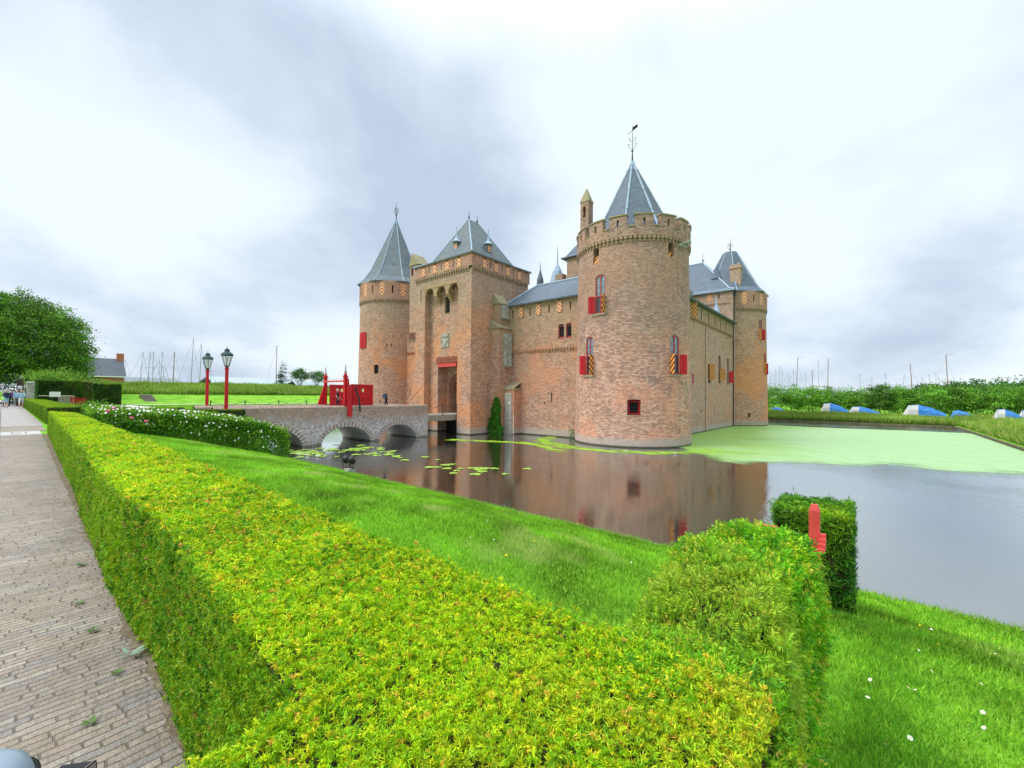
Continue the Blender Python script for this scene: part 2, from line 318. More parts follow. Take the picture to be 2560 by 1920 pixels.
def wall_grid(m, mapf, u0, u1, v0, v1, holes=(), du=99, dv=99, uvf=None, mi=0, back=1):
    """wall surface over (u,v) with real recessed openings; hole=(ua,ub,va,vb,depth,rise)"""
    def br(a, b, st, ex):
        s = {a, b}; k = max(1, int(math.ceil((b-a)/st)))
        for i in range(k+1): s.add(a+(b-a)*i/k)
        for e_ in ex:
            if a < e_ < b: s = {q for q in s if abs(q-e_) > 1e-3 or q in (a, b)}; s.add(e_)
        return sorted(s)
    us = br(u0, u1, du, [h[i] for h in holes for i in (0, 1)]); vs = br(v0, v1, dv, [h[i] for h in holes for i in (2, 3)])
    uvf = uvf or (lambda u, v: (u, v))
    for i in range(len(us)-1):
        for j in range(len(vs)-1):
            a, b, c, d = us[i], us[i+1], vs[j], vs[j+1]; mu, mv = (a+b)/2, (c+d)/2
            if any(h[0] < mu < h[1] and h[2] < mv < h[3] for h in holes): continue
            m.face([mapf(a, c, 0), mapf(b, c, 0), mapf(b, d, 0), mapf(a, d, 0)], [uvf(a, c), uvf(b, c), uvf(b, d), uvf(a, d)], mi)
    for h in holes:
        ua, ub, va, vb, dp = h[:5]; rise = h[5] if len(h) > 5 else 0
        for (p, q) in (((ua, va), (ub, va)), ((ub, va), (ub, vb)), ((ub, vb), (ua, vb)), ((ua, vb), (ua, va))):
            pts = [mapf(*p, 0), mapf(*q, 0), mapf(*q, dp), mapf(*p, dp)]
            m.face(pts, [uvf(*p), uvf(*q), (uvf(*q)[0]+dp, uvf(*q)[1]+dp), (uvf(*p)[0]+dp, uvf(*p)[1]+dp)], mi)
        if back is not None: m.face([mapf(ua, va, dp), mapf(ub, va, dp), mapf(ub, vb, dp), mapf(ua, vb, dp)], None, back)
        if rise:
            k = 8; uc = (ua+ub)/2; hw = (ub-ua)/2
            arc = [(ua+(ub-ua)*i/k, vb-rise*(1-math.sqrt(max(0, 1-((ua+(ub-ua)*i/k-uc)/hw)**2)))) for i in range(k+1)]
            for (p, q) in zip(arc[:-1], arc[1:]):
                e_ = .004
                m.face([mapf(p[0], p[1], e_), mapf(q[0], q[1], e_), mapf(q[0], vb, e_), mapf(p[0], vb, e_)], [uvf(*p), uvf(*q), uvf(q[0], vb), uvf(p[0], vb)], mi)
                m.face([mapf(p[0], p[1], e_), mapf(q[0], q[1], e_), mapf(q[0], q[1], dp-.01), mapf(p[0], p[1], dp-.01)], None, mi)

# ------------------------------------------------------------------ castle
castle = empty('castle', (-30, 50, ZW), label='brick moated castle with round corner towers and pointed slate roofs', cat='castle')
TB, TA, TC = (-16.07, 35.44), (-51.4, 35.44), (-16.07, 69.8)
ZS = 13.95
def trad(z): return 4.88-.24*(z-ZW)/(ZS-ZW)
def cyl_map(c, rf=trad):
    return lambda u, v, d: (c[0]+(rf(v)-d)*math.cos(R(u)), c[1]+(rf(v)-d)*math.sin(R(u)), v)
def frame(o, n):             # local frame on a wall: right t, outward n, up
    t = (-n[1], n[0]); return lambda a, b, c: (o[0]+t[0]*a+n[0]*b, o[1]+t[1]*a+n[1]*b, o[2]+c)
def leaf_box(m, T, hinge, ang, wid, z0, z1, side, mi=0, th=.05):
    """door/shutter leaf hinged at local (hinge,0); side=-1 left leaf, +1 right leaf; ang = opening"""
    dx = math.cos(ang)*(-side); dy = math.sin(ang)
    T2 = lambda a, b, c: T(hinge+dx*a-dy*b*(-side), .02+dy*a+dx*b*(-side) if False else .02+dy*a+b*abs(dx), c)
    m.box(0, wid, 0, th, z0, z1, mi, T2)
def shutter(parent, T, hinge, ang, wid, z0, z1, side, mt, label=None):
    m = MB(); leaf_box(m, T, hinge, ang, wid, z0, z1, side)
    if mt is REDP or mt is REDL:
        dx = math.cos(ang)*(-side); dy = math.sin(ang)
        T2 = lambda a, b, c: T(hinge+dx*a, .02+dy*a+b, c)
        m.box(wid*.46, wid*.54, -.01, .075, z0, z1, 0, T2)
        for q in (z0+.12*(z1-z0), z1-.12*(z1-z0)): m.box(.0, wid, -.008, .065, q-.03, q+.03, 0, T2)
    # uv for stripes must be local to the leaf
    o = m.build('shutter', mt, parent)
    if label: o['label'] = label
    return o
def window(parent, T, w_, z0, z1, zsplit, left=None, right=None, depth=.2, arch=True, sill=True):
    m = MB(); h = w_/2
    # frame
    for a, b in ((-h, -h+.08), (h-.08, h), (-.035, .035)): m.box(a, b, -depth, -depth+.09, z0, z1, 0, T)
    for q in (z0, zsplit-.05, z1-.08): m.box(-h, h, -depth+.005, -depth+.095, q, q+.09, 0, T)
    wn = m.build('window', REDF, parent)
    g = MB(); g.face([T(-h, -depth+.02, zsplit), T(h, -depth+.02, zsplit), T(h, -depth+.02, z1), T(-h, -depth+.02, z1)], [(0, 0), (w_, 0), (w_, z1-zsplit), (0, z1-zsplit)]); g.build('pane', GLASS, wn)
    if zsplit > z0+.3:
        g = MB(); g.face([T(-h, -depth+.02, z0), T(h, -depth+.02, z0), T(h, -depth+.02, zsplit), T(-h, -depth+.02, zsplit)]); g.build('pane', DARKGL, wn)
    if sill:
        g = MB(); g.box(-h-.12, h+.12, -depth, .12, z0-.16, z0-.01, 0, T); g.build('sill', MOSS, wn)
    if left: shutter(wn, T, -h, R(left[0]), w_*.5, z0+.04, zsplit, -1, left[1], left[2] if len(left) > 2 else None)
    if right: shutter(wn, T, h, R(right[0]), w_*.5, z0+.04, zsplit, 1, right[1], right[2] if len(right) > 2 else None)
    return wn
DARKGL = mat('dark_glass', (.03, .035, .04), .1, spec=.8)
def dentils_arc(m, c, r, z, a0, a1, step, h=.22, dep=.14, w_=.5, mi=0):
    a = a0
    while a < a1:
        for k, (dz, hh) in enumerate(((0, h*.5), (h*.5, h*.5))):
            b = a+step*(w_ if k == 0 else w_+.28)
            a_ = a-(0 if k == 0 else step*.14); rr = dep*(.6 if k == 0 else 1.)
            P = lambda q, rad, zz: (c[0]+rad*math.cos(R(q)), c[1]+rad*math.sin(R(q)), zz)
            b_ = a_+step*(w_ if k == 0 else w_+.28)
            z0, z1 = z+dz, z+dz+hh
            lo = [P(a_, r-.05, z0), P(b_, r-.05, z0), P(b_, r+rr, z0), P(a_, r+rr, z0)]; hi = [(p[0], p[1], z1) for p in lo]
            m.face([lo[3], lo[2], hi[2], hi[3]], None, mi); m.face([lo[0], lo[3], hi[3], hi[0]], None, mi); m.face([lo[2], lo[1], hi[1], hi[2]], None, mi); m.face(lo, None, mi)
        a += step
def dentils_line(m, p0, p1, nrm_, z, step=.36, h=.24, dep=.14, mi=0):
    p0 = Vector((*p0, 0)); p1 = Vector((*p1, 0)); d = (p1-p0); ln = d.length; d.normalize(); n = Vector((*nrm_, 0)); k = int(ln/step)
    T = lambda a, b, c: tuple(p0+d*a+n*b+Vector((0, 0, c)))
    for i in range(k):
        a = i*step+.05
        m.box(a, a+step*.45, -.02, dep*.6, z, z+h*.5, mi, T); m.box(a-step*.13, a+step*.58, -.02, dep, z+h*.5, z+h, mi, T)
def finial(parent, c, z0, h, scale=1., vane=False):
    m = MB(); x, y = c
    m.tube((x, y, z0-.3), (x, y, z0+h*.35), .13*scale, .05*scale, 8); m.tube((x, y, z0+h*.35), (x, y, z0+h), .045*scale, .02*scale, 6)
    m.lathe((x, y, z0+h*.32), [(.02, -.14*scale), (.16*scale, 0), (.02, .14*scale)], 8)
    if h > 2:
        for zz, rr in ((.45, .32), (.62, .24)):
            for k in range(4):
                a = k*math.pi/2+.4; pts = []
                for i in range(8):
                    th = i/7*math.pi*1.4; rad = .05+rr*math.sin(th*.62); pts.append((x+rad*math.cos(a), y+rad*math.sin(a), z0+h*zz+rr*(-math.cos(th))*.8))
                m.path(pts, .022*scale, 5)
    if vane:
        d = Vector(Rh); q = Vector((x, y, z0+h*.86))
        m.box(.02, .45, -.012, .012, 0, .3, 0, lambda a, b, c_: tuple(q+d*a+Vector((0, 0, 1))*(c_+a*.8))); m.tube(tuple(q-d*.4-Vector((0, 0, .3))), tuple(q+d*.5+Vector((0, 0, .45))), .02, .02, 5)
    return m.build('finial', IRON, parent)
def spire(parent, c, prof, n, ph, mt, name='roof', hips=True, hipw=.10):
    m = MB(); m.lathe((*c, 0), prof, n, ph); o = m.build(name, mt, parent)
    if hips:
        h = MB()
        for i in range(n):
            a = ph+2*math.pi*i/n
            for (r0, z0), (r1, z1) in zip(prof[:-1], prof[1:]):
                if abs(z1-z0) < .05: continue
                h.tube((c[0]+r0*math.cos(a), c[1]+r0*math.sin(a), z0+.01), (c[0]+r1*math.cos(a), c[1]+r1*math.sin(a), z1+.01), hipw, hipw*.7, 6)
        h.build('ridge_lead', LEAD, o)
    return o
# ---- tower B (near corner)
tB = MB()
holesB = [(-103.2, -91.4, 8.3, 11.45, .28, .3), (-115.5, -104.3, 3.38, 6.55, .28, .3), (-28.4, -16.2, 3.38, 6.45, .28, .3), (-69.3, -57.1, .22, 1.42, .55, .08), (-106.8, -99.4, 12.42, 13.8, .5, .2), (-29.6, -22.4, 12.58, 13.74, .5, .2), (-77.2, -75.4, 13.55, 13.8, .4)]
wall_grid(tB, cyl_map(TB), -180, 180, ZW-1, ZS, holesB, 6, 1.6, lambda u, v: (R(u)*4.75, v))
RP = 4.78
# parapet ring, merlons with loopholes
pm = cyl_map(TB, lambda z: RP)
P0, P1, P2 = ZS+.2, 14.82, 15.72
par = MB()
step = 24.; ph0 = -54.6
def arc_block(m, c, a0, a1, r0, r1, z0, z1, mi=0, n=3, top=True, slope=0.):
    for i in range(n):
        a, b = R(a0+(a1-a0)*i/n), R(a0+(a1-a0)*(i+1)/n)
        P = lambda r, t, z: (c[0]+r*math.cos(t), c[1]+r*math.sin(t), z)
        m.face([P(r1, a, z0), P(r1, b, z0), P(r1, b, z1), P(r1, a, z1)], [(r1*a, z0), (r1*b, z0), (r1*b, z1), (r1*a, z1)], mi)
        m.face([P(r0, a, z0), P(r0, b, z0), P(r0, b, z1+slope), P(r0, a, z1+slope)], [(r0*a, z0), (r0*b, z0), (r0*b, z1), (r0*a, z1)], mi)
        m.face([P(r0, a, z1+slope), P(r0, b, z1+slope), P(r1, b, z1), P(r1, a, z1)], [(r0*a, 0), (r0*b, 0), (r1*b, r1-r0), (r1*a, r1-r0)], mi)
        m.face([P(r0, a, z0), P(r0, b, z0), P(r1, b, z0), P(r1, a, z0)], None, mi)
    for q in (R(a0), R(a1)):
        P = lambda r, z: (c[0]+r*math.cos(q), c[1]+r*math.sin(q), z)
        m.face([P(r0, z0), P(r1, z0), P(r1, z1), P(r0, z1+slope)], [(r0, z0), (r1, z0), (r1, z1), (r0, z1+slope)], mi)
arc_block(tB, TB, -180, 180, RP-.5, RP, P0, P1, 0, 60)
cop = MB(); dnt = MB()
twB = tB.build('round_tower', [BR_T, DARK], castle); twB['label'] = 'near round tower with battlements, the tallest on the corner over the water'
for k in range(15):
    a = ph0+k*step; m = MB()
    arc_block(m, TB, a-8.4, a-1.2, RP-.45, RP, P1, P2-.02); arc_block(m, TB, a+1.2, a+8.4, RP-.45, RP, P1, P2-.02); arc_block(m, TB, a-1.2, a+1.2, RP-.45, RP, P1+.62, P2-.021); arc_block(m, TB, a-1.2, a+1.2, RP-.45, RP, P1, P1+.08)
    o = m.build('merlon', BR_T, twB)
    c_ = MB(); arc_block(c_, TB, a-9.2, a+9.2, RP-.52, RP+.07, P2, P2+.10, 0, 3, True, .12); c_.build('merlon_coping', MOSS, twB)
    c_ = MB(); arc_block(c_, TB, a+9.0, a+15.0, RP-.5, RP+.06, P1+.003, P1+.09, 0, 2); c_.build('gap_coping', MOSS, twB)
dentils_arc(dnt, TB, trad(ZS)-.01, ZS-.28, -180, 180, 4.3, .46, .17); arc_block(dnt, TB, -180, 180, RP-.4, RP+.03, ZS+.17, P0+.04, 0, 60)
dnt.build('corbel_course', brick_mat('corbel_brick', (.50, .22, .12), (.60, .34, .20), (.58, .26, .12), (.42, .30, .20), (.2, .15, .11)), twB)
for (a0, a1, z0, z1, zs, l, r_) in ((-103.2, -91.4, 8.3, 11.45, 9.72, (150, REDP, 'red shutter folded open'), (95, STR, 'yellow striped shutter')), (-115.5, -104.3, 3.38, 6.55, 4.98, (150, REDP), (100, STR)), (-28.4, -16.2, 3.38, 6.45, 4.95, (105, STR), (150, REDP))):
    a = R((a0+a1)/2); n = (math.cos(a), math.sin(a)); r0 = trad(z0)*math.cos(R((a1-a0)/2)); T = frame((TB[0]+n[0]*r0, TB[1]+n[1]*r0, 0), n)
    window(twB, T, 2*trad(z0)*math.sin(R((a1-a0)/2)), z0, z1-.05, zs, l, r_, .16)
a = R(-63.2); n = (math.cos(a), math.sin(a)); T = frame((TB[0]+n[0]*4.82, TB[1]+n[1]*4.82, 0), n)
m = MB(); 
for (a_, b_) in ((-.42, -.34), (.34, .42)): m.box(a_, b_, -.36, -.28, .3, 1.3, 0, T)
for q in (.28, 1.22): m.box(-.42, .42, -.355, -.275, q, q+.08, 0, T)
o = m.build('window', REDP, twB); m = MB()
for q in (-.2, 0, .2): m.tube(T(q, -.3, .3), T(q, -.3, 1.3), .012)
for q in (.55, .8, 1.05): m.tube(T(-.36, -.3, q), T(.36, -.3, q), .012)
m.build('window_bars', IRON, o); m = MB(); m.box(-.62, .62, -.3, .05, .1, .2, 0, T); m.build('sill', BR_W, o)
for (ac, zz, s_) in ((-103.1, 13.1, 1), (-26., 13.1, -1)):
    a = R(ac); n = (math.cos(a), math.sin(a)); T = frame((TB[0]+n[0]*4.64, TB[1]+n[1]*4.64, 0), n)
    m = MB(); m.box(-.28, .28, -.02, .02, -.65, .05, 0, lambda x, y, z: T(x, -.1+y+(z+.65)*-.35, zz+z)); o = m.build('shutter', STR, twB); o['label'] = 'small striped flap in the opening below the battlements'
m = MB(); a = R(-11); n = (math.cos(a), math.sin(a)); T = frame((TB[0]+n[0]*4.64, TB[1]+n[1]*4.64, 0), n); m.box(-.18, .18, -.1, .75, 13.72, 13.9, 0, T); m.box(-.5, .5, -.05, .22, 13.56, 13.72, 0, T); m.build('water_spout', GSTONE, twB)
spire(twB, TB, [(3.72, 15.0), (3.5, 15.4), (2.66, 17.1), (1.62, 19.2), (.52, 21.4), (.2, 21.95), (.08, 22.4)], 8, R(-75), SLATE)
for k in range(8):
    pass
finial(twB, TB, 22.3, 3.3, .75, True)
# turret chimney at the back left edge
tx, ty = -20.15, 34.6
m = MB(); wall_grid(m, lambda u, v, d: (tx-.42+u, ty-.42+d, v), 0, .84, 13.9, 19.6, [(.26, .56, 18.1, 19.1, .84, 0)], back=None)
wall_grid(m, lambda u, v, d: (tx+.42-d, ty-.42+u, v), 0, .84, 13.9, 19.6, []); wall_grid(m, lambda u, v, d: (tx-.42+d, ty-.42+u, v), 0, .84, 13.9, 19.6, [])
wall_grid(m, lambda u, v, d: (tx-.42+u, ty+.42-d, v), 0, .84, 13.9, 19.6, [(.26, .56, 18.1, 19.1, .0, 0)], back=None)
o = m.build('chimney_turret', BR_T, twB); m = MB(); m.lathe((tx, ty, 0), [(.66, 19.55), (.66, 19.62), (.0, 21.0)], 4, R(45)); m.build('turret_cap', MOSS, o)
# ---- generic tower with conical roof (A, C)
def crown_tower(c, phase, holes, label, apex, moss):
    m = MB(); wall_grid(m, cyl_map(c), -180, 180, ZW-1, ZS, holes, 7.5, 2., lambda u, v: (R(u)*4.75, v)); t = m.build('round_tower', [BR, DARK], castle); t['label'] = label
    m = MB(); hs = []
    for k in range(11):
        a = phase+k*32.7
        for a_, b_ in ((a-3.6, a+3.6), (a+15.2, a+17.5)):
            q = ((a_+180) % 360)-180
            if q+(b_-a_) < 180: hs.append((q, q+b_-a_, 14.65 if b_-a_ > 4 else 14.9, 16.25 if b_-a_ > 4 else 15.9, .35))
    wall_grid(m, cyl_map(c, lambda z: 4.76), -180, 180, ZS+.2, 16.5, hs, 7.5, 9, lambda u, v: (R(u)*4.75, v))
    m.build('battlement_wall', [brick_mat('upper_tower_brick', (.50, .20, .14), (.62, .34, .24), (.55, .26, .16), (.42, .26, .18), (.30, .22, .17), old_amt=.4) if 'upper_tower_brick' not in MATS else MATS['upper_tower_brick'], DARK], t)
    for k in range(11):
        a = R(phase+k*32.7); n = (math.cos(a), math.sin(a)); T = frame((c[0]+n[0]*4.74, c[1]+n[1]*4.74, 0), n)
        m = MB(); q = [T(-.32, .02, 14.66), T(.32, .02, 14.66), T(.32, .02, 16.22), T(-.32, .02, 16.22)]
        m.face(q, [(0, 0), (.64, 0), (.64, 1.56), (0, 1.56)]); q2 = [T(-.32, -.04, 14.66), T(.32, -.04, 14.66), T(.32, -.04, 16.22), T(-.32, -.04, 16.22)]
        for i in range(4): m.face([q[i], q[(i+1) % 4], q2[(i+1) % 4], q2[i]], [(0, 0)]*4)
        m.build('shutter', CHW, t)
    m = MB(); dentils_arc(m, c, trad(ZS)-.01, ZS-.25, -180, 180, 4.6, .42, .16); arc_block(m, c, -180, 180, 4.4, 4.80, ZS+.15, ZS+.24, 0, 48); m.build('corbel_course', MATS['corbel_brick'], t)
    spire(t, c, [(5.0, 16.42), (5.12, 16.5), (4.2, 17.35), (3.25, 18.9), (apex[1], 23.3), (.35, apex[0]-.5), (.08, apex[0]+.3)], 8, R(-67), SLATEM if moss else SLATE, hipw=.07)
    finial(t, c, apex[0]+.1, apex[2], .9)
    return t
twA = crown_tower(TA, -88., [(-106.5, -98, 7.8, 9.8, .2), (-67.4, -59.2, 4.35, 5.5, .3, .1), (-47.3, -45.8, 7.85, 8.3, .3), (-40.4, -39, 7.85, 8.3, .3)], 'left round tower behind the gate with a tall mossy pointed roof', (26.1, 1.35, 2.7), True)
a = R(-102); n = (math.cos(a), math.sin(a)); T = frame((TA[0]+n[0]*4.68, TA[1]+n[1]*4.68, 0), n)
wn = window(twA, T, .8, 7.85, 9.75, 9.7, None, None, .12, sill=False)
a = R(-90); n = (math.cos(a), math.sin(a)); T = frame((TA[0]+n[0]*4.70, TA[1]+n[1]*4.70, 0), n)
m = MB(); m.box(-.95, .45, .02, .12, 7.75, 9.85, 0, T); m.box(-.3, -.22, .1, .16, 7.75, 9.85, 0, T); m.build('shutter', REDP, wn)
a = R(-63.3); n = (math.cos(a), math.sin(a)); T = frame((TA[0]+n[0]*4.72, TA[1]+n[1]*4.72, 0), n); m = MB()
for q in (-.22, -.07, .08, .23): m.tube(T(q, -.1, 4.35), T(q, -.1, 5.5), .02)
for q in (4.65, 4.95, 5.2): m.tube(T(-.34, -.1, q), T(.34, -.1, q), .02)
m.build('window_bars', IRON, twA)
twC = crown_tower(TC, -22.4, [(-27, -18, 9.7, 12.5, .25, .2), (-13.5, -5, 4.9, 7.9, .25, .2), (-50, -46, -1.1, -.5, .3)], 'far right round tower with a bell shaped slate roof', (22.9, .95, 2.5), False)
for (ac, z0, zs, z1, ls) in ((-22.5, 9.7, 11.2, 12.45, 0), (-9.2, 4.9, 6.5, 7.85, 0)):
    a = R(ac); n = (math.cos(a), math.sin(a)); T = frame((TC[0]+n[0]*4.66, TC[1]+n[1]*4.66, 0), n); window(twC, T, .7, z0, z1, zs, (95, STR), (140, REDP), .14, sill=False)
# ---- gate tower
GX0, GX1, GY0, GY1 = -38.85, -30.07, 29.5, 38.55
def planeY(y): return lambda u, v, d: (u, y+d, v)
def planeX(x, s=-1): return lambda u, v, d: (x+s*d, u, v)
g = MB(); GS = 14.25
wall_grid(g, planeY(GY0), GX0, GX1, ZW-1, GS, [(-37.25, -31.95, ZW-.9, 13.2, .75), (-38.05, -37.9, 11.9, 13.2, .4)], back=None)
wall_grid(g, planeX(GX1), GY0, GY1, ZW-1, GS, [(31.9, 32.05, 2.0, 2.9, .4)])
wall_grid(g, planeX(GX0, 1), GY0, GY1, ZW-1, GS, []); wall_grid(g, planeY(GY1), GX0, GX1, ZW-1, GS, [])
wall_grid(g, planeY(30.25), -37.25, -31.95, ZW-.9, 13.2, [(-35.85, -32.85, ZW-.8, 5.05, 1.3), (-34.82, -34.05, 10.35, 12.15, .35, .12)], back=None)
g.face([(-35.85, 31.55, -.3), (-32.85, 31.55, -.3), (-32.85, 31.55, ZW-.8), (-35.85, 31.55, ZW-.8)], None, 1)
g.face([(-34.82, 30.6, 10.35), (-34.05, 30.6, 10.35), (-34.05, 30.6, 12.15), (-34.82, 30.6, 12.15)], None, 1)
wall_grid(g, planeY(31.55), -35.85, -32.85, -.3, 5.05, [(-35.55, -33.15, -.29, 3.95, 1.5, 1.2)], back=1)
gt = g.build('gate_tower', [BR, DARK], castle); gt['label'] = 'square gate tower with a hipped slate roof and an arched doorway'
m = MB(); m.box(-35.85, -32.85, 30.3, 33.0, -.5, -.3); m.build('threshold', GSTONE, gt)
m = MB(); m.box(-35.0, -33.2, 32.5, 32.6, -.3, 3.0); m.box(-34.15, -34.05, 32.44, 32.5, -.3, 3.0); o = m.build('door', DOORW, gt); m = MB(); m.box(-35.5, -33.2, 32.48, 32.56, 3.0, 3.9); m.build('door_head', mat('grey_timber', (.30, .27, .25), .8), gt)
m = MB(); m.box(-35.7, -32.9, 30.12, 30.35, 4.62, 4.98); m.build('lintel_beam', REDL, gt)
m = MB()
for q in range(4):
    for k in range(13): m.box(-36.1+k*.29+(q % 2)*.1, -35.93+k*.29+(q % 2)*.1, 30.13, 30.3, 5.08+q*.17, 5.19+q*.17)
m.build('brick_dentils', RED_BR, gt)
# lifting chain
m = MB(); m.tube((-35.5, 30.2, 4.6), (-35.9, 26.2, .6), .016); m.build('lifting_chain', IRON, gt); m = MB(); m.tube((-32.95, 30.2, 4.6), (-32.6, 26.2, .6), .016); m.build('lifting_chain', IRON, gt)
# machicolation
yel = brick_mat('yellow_brick', (.44, .27, .14), (.66, .45, .25), (.58, .38, .2), (.46, .33, .2), (.24, .18, .12), old_amt=.3)
m = MB(); wall_grid(m, lambda u, v, d: (u, GY0+.01+d, v), -37.25, -31.95, 12.35, 13.35, [(-37.24, -35.8, 12.351, 13.1, .35, .62), (-35.35, -33.9, 12.351, 13.1, .35, .62), (-33.45, -31.96, 12.351, 13.1, .35, .62)], back=None)
wall_grid(m, lambda u, v, d: (u, GY0-.03+d, v), -37.3, -31.9, 13.1, 13.34, [])
for a_, b_ in ((-35.8, -35.35), (-33.9, -33.45)):
    for k in range(4): m.box(a_, b_, GY0+.02+.17*k, 30.26, 12.35-.2*(k+1), 12.35-.2*k+.001*k)
    m.box(a_, b_, GY0+.02, 30.2, 12.35, 13.2)
m.build('machicolation', yel, gt)
m = MB()
for q in (-34.62, -34.43, -34.24): m.tube((q, 30.4, 10.35), (q, 30.4, 12.1), .02)
for q in range(6): m.tube((-34.82, 30.4, 10.6+q*.27), (-34.05, 30.4, 10.6+q*.27), .018)
m.build('window_bars', IRON, gt)
# stone coat of arms in relief
m = MB(); m.box(-35.3, -34.1, 30.17, 30.25, 6.7, 8.2)
o = m.build('stone_relief', GSTONE, gt); m = MB()
def blob(cx_, cz_, rx, rz, dep=.12):
    m.lathe((0, 0, 0), [(0, -1), (.7, -.7), (1, 0), (.7, .7), (0, 1)], 8); k = 8*4
    n_ = len(m.v); 
    st = blob.s
    for i in range(st, n_): a_, b_, c_ = m.v[i]; m.v[i] = (cx_+a_*rx, 30.17+b_*dep, cz_+c_*rz)
    blob.s = n_
blob.s = 0
for cx_, cz_, rx, rz in ((-34.75, 7.25, .36, .45), (-34.95, 7.45, .12, .3), (-34.6, 7.3, .1, .35), (-34.72, 7.85, .26, .2), (-34.72, 8.08, .14, .14), (-35.12, 7.9, .14, .16), (-34.3, 7.9, .14, .16), (-35.16, 7.45, .09, .22), (-34.25, 7.4, .09, .26), (-34.72, 6.95, .16, .18)): blob(cx_, cz_, rx, rz)
m.build('shield_relief', STONE, o, smooth=True)
# upper storey, slightly projecting
e_ = .12; up_ = MB(); fr = [-37.4, -35.5, -33.55, -31.75]; sr = [31.2, 32.95, 34.8, 36.75]
wall_grid(up_, planeY(GY0-e_), GX0-e_, GX1+e_, GS+.2, 15.72, [(x-.27, x+.27, 14.5, 15.62, .4) for x in fr]+[(x-.06, x+.06, 14.75, 15.5, .4) for x in (-36.45, -34.5, -32.65)])
wall_grid(up_, planeX(GX1+e_), GY0-e_, GY1+e_, GS+.2, 15.72, [(y-.27, y+.27, 14.5, 15.62, .4) for y in sr]+[(y-.06, y+.06, 14.75, 15.5, .4) for y in (32.1, 33.9, 35.8)])
wall_grid(up_, planeX(GX0-e_, 1), GY0-e_, GY1+e_, GS+.2, 15.72, []); wall_grid(up_, planeY(GY1+e_), GX0-e_, GX1+e_, GS+.2, 15.72, [])
up_.build('upper_storey', [MATS['upper_tower_brick'], DARK], gt)
m = MB(); dentils_line(m, (GX0-.05, GY0), (GX1+.05, GY0), (0, -1), GS-.27, .36, .46, .16); dentils_line(m, (GX1, GY0), (GX1, GY1), (1, 0), GS-.27, .36, .46, .16)
m.box(GX0-.15, GX1+.15, GY0-.15, GY0+.1, GS+.18, GS+.26); m.box(GX1-.1, GX1+.15, GY0+.101, GY1+.15, GS+.181, GS+.261)
dentils_line(m, (GX0-.05, GY0-e_), (GX1+.05, GY0-e_), (0, -1), 15.55, .36, .16, .08); dentils_line(m, (GX1+e_, GY0), (GX1+e_, GY1), (1, 0), 15.55, .36, .16, .08); m.build('corbel_course', MATS['corbel_brick'], gt)
def chev(parent, T, z0, z1, w_, mt=None):
    m = MB(); q = [T(-w_, .03, z0), T(w_, .03, z0), T(w_, .03, z1), T(-w_, .03, z1)]; q2 = [T(-w_, -.03, z0), T(w_, -.03, z0), T(w_, -.03, z1), T(-w_, -.03, z1)]
    m.face(q, [(.27-w_, 0), (.27+w_, 0), (.27+w_, z1-z0), (.27-w_, z1-z0)])
    for i in range(4): m.face([q[i], q[(i+1) % 4], q2[(i+1) % 4], q2[i]], [(0, 0)]*4)
    return m.build('shutter', mt or CHV, parent)
for x in fr: chev(gt, frame((x, GY0-e_, 0), (0, -1)), 14.42, 15.45, .27)
for y in sr: chev(gt, frame((GX1+e_, y, 0), (1, 0)), 14.42, 15.45, .27)
def hip_roof(m, x0, x1, y0, y1, z0, rx0, rx1, ry0, ry1, z1, flare=.5, mi=0, skirt=None):
    a = [(x0, y0, z0), (x1, y0, z0), (x1, y1, z0), (x0, y1, z0)]; b = [(rx0, ry0, z1), (rx1, ry0, z1), (rx1, ry1, z1), (rx0, ry1, z1)]
    k = .14; zf = z0+(z1-z0)*k*(1-flare*.6); c = [tuple(p[i]+(q[i]-p[i])*k if i < 2 else zf for i in range(3)) for p, q in zip(a, b)]
    if skirt: ins, dz = skirt; c = [(x0+ins, y0+ins, z0+dz), (x1-ins, y0+ins, z0+dz), (x1-ins, y1-ins, z0+dz), (x0+ins, y1-ins, z0+dz)]
    und = [(p[0], p[1], z0-.1) for p in a]
    for lo, hi in ((und, a), (a, c), (c, b)):
        for i in range(4):
            j = (i+1) % 4; p = [lo[i], lo[j], hi[j], hi[i]]
            wd = math.dist(lo[i], lo[j]); hh = math.dist([(lo[i][t]+lo[j][t])/2 for t in range(3)], [(hi[i][t]+hi[j][t])/2 for t in range(3)])
            o_ = 7*i+lo[0][2]*3; w2 = math.dist(hi[i], hi[j]); m.face(p, [(-wd/2, o_), (wd/2, o_), (w2/2, o_+hh), (-w2/2, o_+hh)], mi)
    m.face(und[::-1], None, mi); m.face(b, None, mi); return a, c, b
m = MB(); a_, c_, b_ = hip_roof(m, GX0-.28, GX1+.28, GY0-.28, GY1+.28, 15.78, -34.55, -34.45, 33.3, 34.7, 21.35, skirt=(1.5, .62)); rf = m.build('roof', SLATEG, gt)
m = MB()
for p, q, s_ in zip(a_, c_, b_): m.tube(p, q, .09, .09, 6); m.tube(q, s_, .09, .07, 6)
m.tube(b_[0], b_[3], .1); m.build('ridge_lead', LEAD, rf)
finial(rf, (-34.5, 33.35), 21.3, 1.0, .9); finial(rf, (-34.5, 34.65), 21.3, .9, .9)
